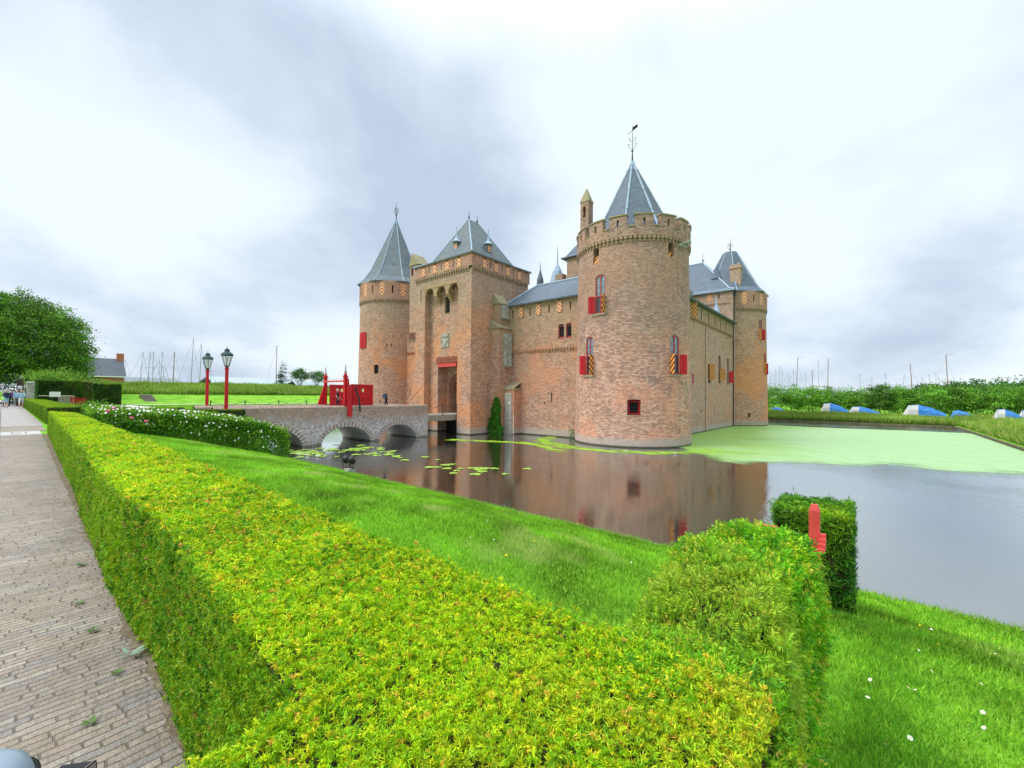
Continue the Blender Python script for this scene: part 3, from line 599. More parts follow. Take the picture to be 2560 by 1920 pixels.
for (dx, dy, n, z) in ((-34.47, 31.35, (0, -1), 17.45), (-31.75, 33.8, (1, 0), 17.25)):
    T = frame((dx, dy, 0), n); m = MB(); m.box(-.36, .36, -1.2, 0, z-.3, z+.85, 0, T); d_ = m.build('dormer', SLATEG, rf)
    m = MB(); c0 = T(0, -.15, 0); m.lathe((c0[0], c0[1], 0), [(.0, z+.76), (.50, z+.80), (.52, z+.85), (.22, z+1.15), (.08, z+1.55), (.03, z+2.4)], 10); m.lathe((c0[0], c0[1], z+2.45), [(0, -.1), (.09, 0), (0, .1)], 6); m.build('spirelet', LEAD, rf)
    chev(rf, T, z, z+.72, .24)
# side shafts and sluice housing beside the gate tower
m = MB(); m.box(-30.07, -29.25, 32.7, 34.2, ZW-1, 11.2); m.box(-30.068, -28.8, 32.2, 34.2, ZW-1, 8.6); o = m.build('stair_shaft', BR_W, castle); o['label'] = 'narrow mossy shaft between gate tower and front wall'
for (x0, x1, y0, y1, z0, z1) in ((-30.07, -29.15, 32.6, 34.2, 11.2, 12.3), (-30.07, -28.7, 32.1, 34.2, 8.6, 9.4)):
    m = MB(); m.face([(x0, y0, z1), (x0, y1, z1), (x1, y1, z0), (x1, y0, z0)]); m.face([(x0, y0, z0), (x1, y0, z0), (x0, y0, z1)]); m.face([(x0, y0, z0-.12), (x1, y0, z0-.12), (x1, y0, z0), (x0, y0, z0)]); m.face([(x1, y0, z0-.12), (x1, y1, z0-.12), (x1, y1, z0), (x1, y0, z0)]); m.build('shaft_coping', MOSS, o)
m = MB(); m.box(-28.798, -28.5, 32.9, 33.9, 4.6, 8.0); m.box(-29.248, -29.0, 33.0, 34.1, 9.6, 11.0); m.build('stone_panel', GSTONE, o)
m = MB(); m.box(-28.798, -27.5, 33.1, 34.2, ZW-1, 2.4); o = m.build('sluice_housing', BR_W, castle); m = MB(); m.face([(-28.9, 33.0, 2.4), (-27.4, 33.0, 2.4), (-27.4, 34.19, 3.0), (-28.9, 34.19, 3.0)]); m.box(-28.9, -27.4, 33.0, 34.19, 2.2, 2.4); m.build('housing_cap', MOSS, o)
m = MB(); m.box(-28.65, -27.75, 32.98, 33.1, ZW-.2, 1.9); m.lathe((0, 0, 0), [(0, 0)], 3); o2 = m.build('stone_slab', STONE, o); m = MB(); m.tube((-28.0, 32.99, .9), (-28.0, 32.94, .9), .12, .12, 12); m.tube((-27.45, 33.0, ZW), (-27.45, 33.0, -.2), .03); m.build('gauge', mat('white_paint', (.75, .74, .7), .6), o)
# ---- front wall
m = MB()
cx4 = [-27.5, -25.3, -22.8]; sl4 = [-28.7, -26.4, -24.05, -21.6]
wall_grid(m, planeY(34.2), -29.3, -20.4, ZW-1, 11.0, [(x-.27, x+.27, 9.75, 10.9, .3) for x in cx4]+[(x-.08, x+.08, 9.75, 10.55, .35) for x in sl4]+[(-22.95, -22.3, 7.1, 8.5, .25, .1), (-22.08, -21.48, 7.1, 8.5, .25, .1), (-23.76, -23.6, 1.05, 1.95, .3), (-24.6, -24.4, .88, 1.05, .3)])
fw = m.build('front_wall', [BR_W, DARK], castle)
for x in cx4: chev(fw, frame((x, 34.15, 0), (0, -1)), 9.7, 10.8, .27)
for x0, x1 in ((-22.95, -22.3), (-22.08, -21.48)):
    T = frame(((x0+x1)/2, 34.2, 0), (0, -1)); h = (x1-x0)/2; m = MB()
    for a_, b_ in ((-h, -h+.07), (h-.07, h)): m.box(a_, b_, -.2, -.13, 7.1, 8.4, 0, T)
    m.box(-h, h, -.205, -.125, 7.1, 7.3, 0, T); m.box(-h, h, -.195, -.135, 8.3, 8.4, 0, T); o = m.build('window', REDF, fw); m = MB()
    for q in (-.1, .1): m.tube(T(q, -.15, 7.2), T(q, -.15, 8.4), .015)
    for q in range(6): m.tube(T(-h, -.15, 7.4+q*.17), T(h, -.15, 7.4+q*.17), .012)
    m.build('window_bars', IRON, o)
m = MB(); dentils_line(m, (-29.25, 34.2), (-20.6, 34.2), (0, -1), 5.9, .34, .4, .14); m.build('corbel_course', MATS['corbel_brick'], fw)
def slope_roof(m, pts, uvs): m.face(pts, uvs)
m = MB()
m.face([(-29.9, 33.85, 11.02), (-20.2, 33.85, 11.02), (-20.2, 38.2, 13.9), (-28.6, 38.2, 13.9)], [(0, 0), (9.7, 0), (9.7, 5.2), (1.3, 5.2)])
m.face([(-29.9, 33.85, 11.02), (-28.6, 38.2, 13.9), (-29.95, 39.5, 12.8)], [(0, 0), (3, 5), (5, 3)]); m.face([(-28.6, 38.2, 13.9), (-20.2, 38.2, 13.9), (-20.2, 42.5, 11.0), (-28.6, 42.5, 11.0)])
m.box(-29.9, -20.5, 33.8, 33.9, 10.9, 11.02); rf = m.build('roof', SLATE, fw); m = MB(); m.tube((-28.6, 38.2, 13.93), (-20.2, 38.2, 13.93), .12); m.build('ridge_lead', LEAD, rf); m = MB(); m.tube((-29.9, 33.85, 11.05), (-28.6, 38.2, 13.93), .1); m.build('ridge_lead', LEAD, rf)
# ---- wall between tower A and the gate tower
m = MB(); wall_grid(m, planeY(34.2), -48.7, -38.8, ZW-1, 8.6, [(-46.12, -45.98, 1.4, 2.55, .3), (-47.6, -47.45, 8.0, 8.55, .3)]); m.box(-48.7, -46.5, 34.2, 34.7, 8.6, 9.9); m.box(-45.0, -42.8, 34.2, 34.7, 8.6, 9.9)
o = m.build('low_wall', [BR, DARK], castle); o['label'] = 'low battlemented wall between left round tower and gate tower'
m = MB(); m.box(-48.8, -46.4, 34.1, 34.8, 9.9, 10.1); m.box(-46.4, -45.1, 34.1, 34.8, 8.6, 8.72); m.build('coping', MOSS, o); m = MB(); dentils_line(m, (-48.7, 34.2), (-42, 34.2), (0, -1), 6.85, .4, .3, .14); m.build('brick_dentils', RED_BR, o)
m = MB(); m.box(-42.3, -40.6, 31.2, 32.8, 9, 17.0); o = m.build('chimney_turret', BR, castle); o['label'] = 'small mossy capped turret behind the left edge of the gate tower'
m = MB(); m.face([(-42.4, 31.1, 17.0), (-40.5, 31.1, 17.0), (-41.9, 31.1, 18.5)]); m.face([(-40.5, 31.1, 17.0), (-40.5, 32.9, 17.0), (-41.9, 32.9, 18.5), (-41.9, 31.1, 18.5)]); m.face([(-42.4, 31.1, 17.0), (-42.4, 32.9, 17.0), (-41.9, 32.9, 18.5), (-41.9, 31.1, 18.5)]); m.face([(-42.4, 32.9, 17.0), (-40.5, 32.9, 17.0), (-41.9, 32.9, 18.5)])
m.build('turret_cap', MOSS, o); m = MB(); m.box(-42.0, -41.7, 31.17, 31.2, 15.9, 16.8); m.build('turret_opening', DARK, o)
# ---- side (right) wall
m = MB(); WX = -14.4
big = [47.3, 49.84, 52.56, 55.3, 57.81, 60.52]; sm = [48.5, 51.17, 53.93, 56.56, 59.16, 62.0]
hr = [(y-.22, y+.22, 10.22, 11.4, .35) for y in big]+[(y-.07, y+.07, 10.3, 11.2, .35) for y in sm]
hr += [(52.42, 52.6, 7.62, 8.82, .3), (55.14, 55.32, 7.7, 8.64, .3), (58.8, 58.94, 7.64, 8.64, .3), (62.66, 62.78, 7.84, 8.49, .3), (46.85, 47.0, 5.74, 6.68, .3), (50.16, 50.3, 5.75, 6.69, .3), (48.9, 49.0, 3.49, 4.54, .3), (46.55, 47.25, 3.0, 4.15, .2), (52.4, 53.5, 3.3, 5.5, .3, .2), (56.85, 57.95, 3.4, 6.88, .3, .3), (60.94, 61.95, 3.3, 6.83, .3, .3), (55.08, 55.18, -.64, .58, .2), (58.66, 58.76, -.75, .6, .2), (49.65, 50.0, -.11, .4, .3), (47.0, 47.12, 9.1, 9.72, .2)]
wall_grid(m, planeX(WX), 39.5, 64, ZW-1, 11.75, hr)
rw = m.build('side_wall', [BR_R, DARK], castle); rw['label'] = 'long side wall with striped shutters running back from the near round tower'
m = MB(); dentils_line(m, (WX, 40), (WX, 64), (1, 0), 9.75, .4, .36, .14); m.box(WX-.1, WX+.12, 40, 64, 10.1, 10.18); m.build('corbel_course', MATS['corbel_brick'], rw)
m = MB(); m.face([(WX+.45, 39.5, 11.72), (WX+.45, 64.0, 11.72), (-18.5, 64.0, 14.2), (-18.5, 39.5, 14.2)], [(0, 0), (24.5, 0), (24.5, 4.6), (0, 4.6)]); m.face([(-22.5, 39.5, 11.72), (-22.5, 64.0, 11.72), (-18.5, 64.0, 14.2), (-18.5, 39.5, 14.2)]); rf = m.build('roof', SLATE, rw)
m = MB(); m.box(WX+.02, WX+.5, 39.5, 64.0, 11.6, 11.7); m.box(WX+.4, WX+.55, 39.5, 64.4, 11.66, 11.8); m.build('gutter', mat('green_grey_gutter', (.10, .13, .11), .6), rw)
m = MB(); m.tube((WX+.12, 63.9, 11.6), (WX+.12, 63.9, ZW+.1), .07); m.tube((WX+.12, 64.3, 16.2), (WX+.12, 64.3, 11.7), .07); m.box(WX, WX+.3, 64.1, 64.5, 15.7, 16.1); m.build('drainpipe', IRON, rw)
m = MB(); m.tube((WX+.1, 51.05, 10), (WX+.1, 51.05, ZW+.1), .025); m.build('lightning_rod_cable', mat('dull_copper', (.16, .08, .05), .7), rw)
for (y0, y1, z0, z1, mt) in ((52.9, 53.85, 3.65, 5.47, STR), (57.4, 58.5, 3.7, 5.2, STR), (61.9, 63.3, 3.6, 5.1, REDP), (46.2, 46.9, 10.0, 11.55, STR), (66.9, 68.6, 4.15, 5.65, STR)):
    # shutters swung out from the wall so that they face back to the gate side
    T = lambda a, b, c, y0=y0: (WX+b*.35+a*.52, y0+a*.40, c)
    m = MB(); q = [T(0, .1, z0), T(.95, .1, z0), T(.95, .1, z1), T(0, .1, z1)]; q2 = [(p[0]-.02, p[1]+.05, p[2]) for p in q]
    for fq in (q, q2): m.face(fq, [(0, 0), (.95, 0), (.95, z1-z0), (0, z1-z0)])
    for i in range(4): m.face([q[i], q[(i+1) % 4], q2[(i+1) % 4], q2[i]], [(0, 0)]*4)
    o = m.build('shutter', mt, rw)
T = frame((WX, 46.9, 0), (1, 0)); m = MB()
for a_, b_ in ((-.38, -.26), (.26, .38)): m.box(a_, b_, -.1, .05, 2.98, 4.18, 0, T)
m.box(-.38, .38, -.095, .055, 2.98, 3.1, 0, T); m.box(-.38, .38, -.095, .055, 4.08, 4.18, 0, T); m.build('window', mat('pink_frame', (.62, .22, .26), .6), rw)
m = MB(); m.tube((WX, 60.6, 9.35), (WX+1.3, 58.6, 9.4), .05); m.tube((WX, 63.4, 9.15), (WX+1.3, 61.4, 9.2), .05); m.build('flag_arm', WOOD, rw)
m = MB(); m.face([(WX-1.3, 43.8, 12.5), (WX-.2, 43.8, 12.0), (WX-.75, 43.8, 13.6)]); m.lathe((-15.6, 60.5, 0), [(.55, 12.4), (.5, 12.7), (.14, 13.9), (.03, 15.0)], 8); m.build('dormer', LEAD, rf)
# taller block at the end of the side wall
m = MB(); hb = [(64.9, 65.5, 15.0, 16.05, .3), (66.3, 66.9, 15.0, 16.05, .3), (67.9, 68.5, 15.0, 16.05, .3), (68.9, 69.02, 13.25, 13.8, .3), (65.6, 66.4, 9.95, 11.55, .25), (65.95, 66.8, 4.2, 7.3, .3, .3), (66.85, 66.97, -2.2, 2.25, .2), (64.0+.05, 64.2, 8.56, 9.36, .3)]
wall_grid(m, planeX(WX), 64.0, 71, ZW-1, 16.35, hb)
wall_grid(m, lambda u, v, d: (u, 64.0+d, v), -26, WX, 10, 16.35, [(-17.7, -17.1, 15.3, 16.2, .3), (-16.25, -16.1, 15.4, 16.1, .3)])
b2 = m.build('tall_block', [BR_R, DARK], castle); b2['label'] = 'taller brick block beside the far right round tower'
chev(b2, frame((-17.4, 64.0, 0), (0, -1)), 15.2, 16.2, .3)
m = MB(); dentils_line(m, (-25, 64.0), (WX, 64.0), (0, -1), 14.5, .4, .3, .1); dentils_line(m, (-25, 64.0), (WX, 64.0), (0, -1), 16.2, .4, .18, .1); dentils_line(m, (WX, 64), (WX, 70), (1, 0), 14.5, .4, .3, .1); m.build('corbel_course', MATS['corbel_brick'], b2)
m = MB(); m.box(WX, WX+.02, 65.62, 66.38, 10.0, 11.5); m.build('shutter', REDP, b2)
m = MB(); m.box(WX-.05, WX+1.5, 68.6, 70.2, 7.6, 12.6); m.face([(WX, 68.5, 13.8), (WX+1.6, 68.5, 12.6), (WX+1.6, 70.2, 12.6), (WX, 70.2, 13.8)]); m.face([(WX, 68.6, 12.6), (WX+1.5, 68.6, 12.6), (WX, 68.6, 13.8)]); m.face([(WX, 68.6, 7.6), (WX+1.5, 68.6, 7.6), (WX, 68.6, 6.0)]); m.build('garderobe', BR_W, b2)
m = MB(); m.box(WX+.5, WX+1.2, 68.55, 68.6, 8.0, 11.8); m.build('stone_panel', STONE, b2)
m = MB(); a_, c_, b_ = hip_roof(m, -29.5, WX+.3, 63.7, 80, 16.45, -24, -20.0, 70, 74, 22.6, 1.0); rf = m.build('roof', SLATE, b2); m = MB()
for p, q, s_ in zip(a_, c_, b_): m.tube(p, q, .12, .12, 6); m.tube(q, s_, .12, .1, 6)
for i in range(2): m.tube(c_[i], c_[i+1], .07)
m.tube(b_[0], b_[1], .12); m.tube(b_[1], b_[2], .12); m.tube(b_[2], b_[3], .12); m.build('ridge_lead', LEAD, rf); m = MB(); m.box(-26, WX+.3, 63.62, 63.7, 16.3, 16.46); m.build('ridge_lead', LEAD, rf)
finial(rf, (-20.0, 70), 22.5, 1.6); m = MB(); m.lathe((-17.3, 67.3, 0), [(.9, 17.6), (.9, 18.9), (1.0, 18.95), (.3, 20.2), (.05, 21.0)], 8); m.build('dormer', SLATE, rf)
m = MB(); m.box(-15.3, -13.95, 66.3, 67.5, 16.0, 20.45); m.box(-15.4, -13.85, 66.2, 67.6, 19.9, 20.1); o = m.build('chimney', BR_R, b2); m = MB()
for q in (-15.0, -14.3): m.tube((q, 66.9, 20.45), (q, 66.9, 20.75), .18, .14, 10)
m.build('chimney_pot', GSTONE, o)
# rear ranges seen over the front wall
m = MB(); m.box(-32.2, -25, 50, 56, 5, 20.8); o = m.build('stair_tower', BR, castle); o['label'] = 'brick tower top rising behind the front wall, left of the near round tower'
m.v = []; m = MB(); a_, c_, b_ = hip_roof(m, -33.0, -24.0, 49.6, 57, 20.8, -29.2, -28.3, 53, 54, 25.8, 1.0); rf = m.build('roof', SLATE, o)
m = MB(); m.box(-40, -20, 58, 66, 5, 17.2); o2 = m.build('rear_range', BR, castle); o2['label'] = 'rear range mostly hidden behind the walls'
for bb in (o,): bb.data.transform(Matrix.Identity(4))
m = MB(); m.lathe((-36.6, 54.2, 0), [(1.15, 18.2), (1.15, 19.0), (.75, 20.6), (.12, 21.9), (.03, 24.6)], 8); o = m.build('spirelet', LEAD, castle); m = MB(); m.lathe((-38.6, 52.5, 0), [(.55, 18.6), (.5, 19.4), (.08, 20.8), (.02, 22.0)], 8); m.build('spirelet', SLATE, castle)
m = MB(); m.box(-34.6, -33.4, 50.7, 51.8, 15, 19.0); m.build('chimney', BR, castle)

# ------------------------------------------------------------------ ground, water, paving
def sstep(a, b, x): t = np.clip((x-a)/(b-a), 0, 1); return t*t*(3-2*t)
LP = np.array([[-50, 0], [1.3, 0], [2.6, -.12], [4, -.36], [6, -.78], [8, -1.36], [10.2, -1.96], [10.3, -1.96]])
def h(x, y):
    x = np.asarray(x, float); y = np.asarray(y, float)
    z = np.interp(y, LP[:, 0], LP[:, 1]); z = z*(1-sstep(-26, -30.5, x)*.9)
    z = z+.03*np.sin(x*.9+y*.5)*np.cos(y*.8)*sstep(1.6, 3, y)*(1-sstep(9, 10, y))
    z = np.where((y > 10.22)&(y < 84.98)&(x > -69.98)&(x < 8.98), -3.8, z)
    zl = np.interp(-x, [70, 76, 79, 84, 94, 98, 103, 108, 125, 3000], [0, 0, .25, 1.05, 1.1, 1.9, 3.0, 3.0, 0, -1]); zl = zl*sstep(5, 9, y)
    z = np.where(x <= -69.98, zl, z)
    zr = -2.08+.7*sstep(9.5, 14, x)+np.clip((x-9), 0, 60)*.01; z = np.where((x >= 8.98)&(y > 10.22), zr, z)
    zf = -2.08+.93*sstep(85.3, 91, y); z = np.where((y >= 84.98)&(x > -69.98), np.minimum(zf, 0), z)
    return z
xs = sorted(set([-3000, -1200, -500, -300, -200, -150]+list(range(-130, -70, 2))+[-70, -69.96]+list(np.arange(-68, 9, 1.))+[8.96, 9.0]+list(range(10, 40, 3))+[60, 120, 300, 900, 3000]))
ys = sorted(set([-3000, -500, -100, -20, -5, 0, .6, 1.3]+list(np.arange(1.6, 10.1, .4))+[10.2, 10.24, 20, 40, 60, 75, 84.96, 85, 86, 88, 90, 92, 100, 120, 200, 500, 1200, 3000]))
X_, Y_ = np.meshgrid(xs, ys); Z_ = h(X_, Y_); nx, ny = len(xs), len(ys)
V = np.stack([X_, Y_, Z_], -1).reshape(-1, 3); idx = np.arange(nx*ny).reshape(ny, nx)
Fq = np.stack([idx[:-1, :-1], idx[:-1, 1:], idx[1:, 1:], idx[1:, :-1]], -1).reshape(-1, 4)
gm = bpy.data.materials.new('lawn'); gm.use_nodes = True; t = gm.node_tree; b = t.nodes['Principled BSDF']; b.inputs['Roughness'].default_value = .9; b.inputs['Specular IOR Level'].default_value = .1
geo = nn(t, 'ShaderNodeNewGeometry'); pos = geo.outputs['Position']
base = mixc(t, rng_(t, noise(t, pos, .8, 5, .65), .35, .68), (.13, .33, .02), (.26, .48, .04))
base = mixc(t, rng_(t, noise(t, pos, .33, 4, .6), .60, .72, 0, .55), base, (.42, .48, .14))
base = mixc(t, rng_(t, noise(t, pos, 30, 3, .7), .4, .7, 0, .5), base, (.05, .22, .006))
t.links.new(base, b.inputs['Base Color']); bp = nn(t, 'ShaderNodeBump'); setin(bp, Strength=.7, Distance=.03); t.links.new(noise(t, pos, 45, 3), bp.inputs['Height']); t.links.new(bp.outputs[0], b.inputs['Normal'])
tag(npmesh('ground', V, Fq, np.ones((len(V), 3)), gm), kind='structure')
# paving of narrow clinker bricks laid across the walk
pm_ = bpy.data.materials.new('clinker_paving'); pm_.use_nodes = True; t = pm_.node_tree; b = t.nodes['Principled BSDF']; b.inputs['Roughness'].default_value = .75
uv = nn(t, 'ShaderNodeUVMap'); geo = nn(t, 'ShaderNodeNewGeometry'); pos = geo.outputs['Position']
wob = nn(t, 'ShaderNodeTexNoise'); setin(wob, Scale=3.0, Detail=3); t.links.new(pos, wob.inputs['Vector'])
ad = nn(t, 'ShaderNodeVectorMath', operation='MULTIPLY_ADD'); t.links.new(wob.outputs['Color'], ad.inputs[0]); ad.inputs[1].default_value = (.05, .05, 0); t.links.new(uv.outputs[0], ad.inputs[2])
sx_ = nn(t, 'ShaderNodeSeparateXYZ'); t.links.new(ad.outputs[0], sx_.inputs[0]); wn_ = nn(t, 'ShaderNodeTexWhiteNoise', noise_dimensions='1D'); t.links.new(mth(t, 'FLOOR', mth(t, 'DIVIDE', sx_.outputs['Y'], .052)), wn_.inputs['W'])
cb_ = nn(t, 'ShaderNodeCombineXYZ'); t.links.new(mth(t, 'ADD', sx_.outputs['X'], mth(t, 'MULTIPLY', wn_.outputs['Value'], .235)), cb_.inputs[0]); t.links.new(sx_.outputs['Y'], cb_.inputs[1])
bk = nn(t, 'ShaderNodeTexBrick'); bk.offset = .43; t.links.new(cb_.outputs[0], bk.inputs['Vector']); setin(bk, Scale=1., Mortar_Size=.005, Mortar_Smooth=.3, Brick_Width=.235, Row_Height=.052, Bias=.1)
bk.inputs['Color1'].default_value = (0, 0, 0, 1); bk.inputs['Color2'].default_value = (1, 1, 1, 1); bk.inputs['Mortar'].default_value = (.5, .5, .5, 1)
rp = nn(t, 'ShaderNodeValToRGB'); t.links.new(bk.outputs['Color'], rp.inputs[0]); el = rp.color_ramp.elements
el[0].color = (.33, .29, .25, 1); el[1].color = (.52, .48, .42, 1)
for p_, c_ in ((.2, (.42, .35, .30)), (.4, (.34, .33, .33)), (.6, (.48, .43, .36)), (.8, (.38, .32, .28))): x = el.new(p_); x.color = (*c_, 1)
base = mixc(t, rng_(t, noise(t, pos, 40, 4, .7), .35, .65, .35, 0), rp.outputs[0], (.20, .17, .15))
base = mixc(t, rng_(t, noise(t, pos, 1.6, 6, .75), .48, .62, 0, .7), base, mixc(t, noise(t, pos, 25, 3), (.22, .18, .13), (.42, .36, .28)))
base = mixc(t, rng_(t, noise(t, pos, 6, 5, .75), .60, .70, 0, .6), base, (.12, .15, .05))
base = mixc(t, mth(t, 'MULTIPLY', bk.outputs['Fac'], .85), base, mixc(t, noise(t, pos, 5, 2), (.10, .075, .06), (.20, .17, .13)))
base = mixc(t, 1.0, base, (.80, .755, .70), 'MULTIPLY'); base = mixc(t, rng_(t, noise(t, pos, .7, 4, .7), .45, .65, 0, .3), base, (.12, .10, .08)); t.links.new(base, b.inputs['Base Color']); bp = nn(t, 'ShaderNodeBump'); setin(bp, Strength=1., Distance=.016)
t.links.new(mth(t, 'ADD', mth(t, 'MULTIPLY', bk.outputs['Fac'], -1.2), mth(t, 'ADD', noise(t, pos, 35, 3), mth(t, 'MULTIPLY', noise(t, pos, 7, 2), 1.2))), bp.inputs['Height']); t.links.new(bp.outputs[0], b.inputs['Normal'])
m = MB()
m.face([(4, -6, .012), (4, .43, .012), (-24.1, 1.0, .012), (-24.1, -6, .012)], [(-6, 4), (.40, 4), (.98, -24.1), (-6, -24.1)])
m.face([(-30.2, -.05, .012), (-26.1, -.05, .012), (-26.1, 1.2, .012), (-30.2, 1.2, .012)][::-1], [(0, -30), (0, -26), (1.2, -26), (1.2, -30)]); m.build('brick_walk', pm_)
bpy.data.objects['brick_walk']['kind'] = 'structure'
pale = mat('pale_paving', (.46, .45, .43), .8, noise=(2.2, (.36, .34, .31), .4, .66), bump=(60, .4, .005))
m = MB(); m.face([(-26.1, -6, .016), (-24.1, -6, .016), (-24.1, 1.0, .016), (-26.1, 1.0, .016)]); m.face([(-26.1, -6, .016), (-120, -6, .016), (-120, -.05, .016), (-26.1, -.05, .016)]); m.face([(-24.1, -6, .017), (-24.1, -.05, .017), (3, -.05, .017), (3, -6, .017)])
tag(m.build('pale_pavement', pale), kind='structure')
m = MB(); m.face([(-30.25, -.05, .012), (-120, -.05, .012), (-120, 1.5, .012), (-30.25, 1.3, .012)]); tag(m.build('path', mat('grey_clinker', (.36, .33, .31), .85, noise=(4, (.28, .25, .23), .4, .66))), kind='structure')
m = MB()
for k in range(6):
    y = -1.2+k*.36
    for (a_, b_) in ((-25.6, -25.5), (-24.8, -24.7)):
        if (k % 2) == 0: m.box(a_, b_, y, y+.25, .017, .021)
    m.box(-25.6, -24.7, y, y+.03, .017, .021)
m.box(-120, -24.1, -.08, -.02, .017, .021); m.box(-24.1, 3, -.08, -.02, .017, .021)
tag(m.build('paving_joint_marking', mat('dark_joint', (.16, .15, .15), .9)), kind='structure')
# bare soil strip at the foot of the hedge
sm = mat('soil', (.16, .12, .075), .95, noise=(14, (.30, .25, .17), .45, .7), bump=(40, 1., .02))
m = MB(); sx = 3.0; yj = .43
while sx > -24:
    st = .06+.02*(-sx if sx < 0 else 0)*.5; yn = .43+.58*(3-sx)/27+float(rng.normal())*.022; m.face([(sx, yj, .016), (sx-st, yn, .016), (sx-st, .75+.6*(3-sx)/27, .016), (sx, .75+.6*(3-sx)/27, .016)][::-1]); sx -= st; yj = yn
tag(m.build('soil_strip', sm), kind='structure')
# gravel walk on the far side of the moat
m = MB(); m.face([(-74.3, 8, .03), (-72.0, 8, .03), (-72.0, 84, .03), (-74.3, 84, .03)]); m.face([(-72, 8.0, .034), (-33, 9.4, .034+.2), (-33, 10.1, .034+.2), (-72, 10.1, .034)]); tag(m.build('gravel_walk', mat('pale_gravel', (.62, .58, .50), .9, noise=(9, (.5, .46, .4), .4, .6))), kind='structure')
# water
wm = bpy.data.materials.new('moat_water'); wm.use_nodes = True; t = wm.node_tree; t.nodes.remove(t.nodes['Principled BSDF'])
geo = nn(t, 'ShaderNodeNewGeometry'); mp = nn(t, 'ShaderNodeMapping'); mp.inputs['Scale'].default_value = (1, 1.6, 1); mp.inputs['Rotation'].default_value = (0, 0, R(20)); t.links.new(geo.outputs['Position'], mp.inputs[0]); pos = mp.outputs[0]
hh = mth(t, 'ADD', mth(t, 'MULTIPLY', noise(t, pos, 3.2, 3, .55), .6), mth(t, 'MULTIPLY', noise(t, pos, 11, 2, .5), .25))
spw = nn(t, 'ShaderNodeSeparateXYZ'); t.links.new(geo.outputs['Position'], spw.inputs[0])
hh = mth(t, 'MULTIPLY', hh, mth(t, 'ADD', rng_(t, noise(t, geo.outputs['Position'], .12, 3, .5), .38, .60, .25, 1.0), rng_(t, spw.outputs['Y'], 70, 76, 0, 6)))
bp = nn(t, 'ShaderNodeBump'); setin(bp, Strength=.16, Distance=.10); t.links.new(hh, bp.inputs['Height'])
df = nn(t, 'ShaderNodeBsdfDiffuse'); df.inputs[0].default_value = (.022, .020, .012, 1)
gl = nn(t, 'ShaderNodeBsdfGlossy'); gl.inputs['Roughness'].default_value = .03; gl.inputs[0].default_value = (.93, .98, 1.0, 1); t.links.new(bp.outputs[0], gl.inputs['Normal'])
fr_ = nn(t, 'ShaderNodeFresnel'); fr_.inputs['IOR'].default_value = 1.7; t.links.new(bp.outputs[0], fr_.inputs['Normal'])
fc = mth(t, 'ADD', mth(t, 'MULTIPLY', fr_.outputs[0], .75), .33, True)
ms = nn(t, 'ShaderNodeMixShader'); t.links.new(fc, ms.inputs[0]); t.links.new(df.outputs[0], ms.inputs[1]); t.links.new(gl.outputs[0], ms.inputs[2]); t.links.new(ms.outputs[0], t.nodes['Material Output'].inputs[0])
m = MB(); m.face([(-70, 10.2, ZW), (9.0, 10.2, ZW), (9.0, 85, ZW), (-70, 85, ZW)]); tag(m.build('water', wm), kind='structure')
# edging boards round the moat
wood_e = mat('weathered_edging', (.24, .21, .16), .9, noise=(4, (.38, .35, .28), .4, .6)); wood_d = mat('dark_wet_edging', (.09, .075, .05), .9, noise=(3, (.16, .14, .08), .4, .6))
m = MB(); m.box(-31.5, 12, 10.16, 10.27, -3.2, -1.93); tag(m.build('bank_edging', wood_e), label='weathered wooden edging board along the near bank of the moat', cat='edging')
m = MB(); m.box(-69.9, 9.0, 84.9, 85.1, -3.2, -2.06); m.box(8.9, 9.1, 11, 85.1, -3.2, -2.06); tag(m.build('bank_edging', wood_d), label='dark wet wooden edging along the far bank below the tents', cat='edging')

# duckweed
def weed_mat(name, c1, c2, lo, hi, scale, stretch, gloss=.25, polyf=None):
    m = bpy.data.materials.new(name); m.use_nodes = True; t = m.node_tree; b = t.nodes['Principled BSDF']; b.inputs['Roughness'].default_value = .55; b.inputs['Specular IOR Level'].default_value = gloss
    geo = nn(t, 'ShaderNodeNewGeometry'); mp = nn(t, 'ShaderNodeMapping'); mp.inputs['Scale'].default_value = stretch; mp.inputs['Rotation'].default_value = (0, 0, R(-8)); t.links.new(geo.outputs['Position'], mp.inputs[0])
    n = mth(t, 'ADD', mth(t, 'MULTIPLY', noise(t, mp.outputs[0], scale, 6, .62, .4), .62), mth(t, 'MULTIPLY', noise(t, mp.outputs[0], scale*5, 5, .7, .3), .38))
    at = nn(t, 'ShaderNodeAttribute', attribute_name='Col'); sp = nn(t, 'ShaderNodeSeparateColor'); t.links.new(at.outputs['Color'], sp.inputs[0])
    f = rng_(t, mth(t, 'ADD', n, mth(t, 'MULTIPLY', mth(t, 'SUBTRACT', sp.outputs[0], .5), .9)), lo, hi)
    base = mixc(t, rng_(t, mth(t, 'ADD', noise(t, mp.outputs[0], .22, 6, .7), mth(t, 'MULTIPLY', sp.outputs[1], .5)), .45, .80), c1, c2); base = mixc(t, rng_(t, noise(t, mp.outputs[0], 1.4, 7, .8), .48, .70, 0, .6), base, tuple(q_*.6 for q_ in c1)); base = mixc(t, rng_(t, noise(t, geo.outputs['Position'], 9, 3, .8), .55, .75, 0, .35), base, tuple(q_*.5 for q_ in c1)); t.links.new(base, b.inputs['Base Color'])
    t.links.new(f, b.inputs['Alpha']); return m
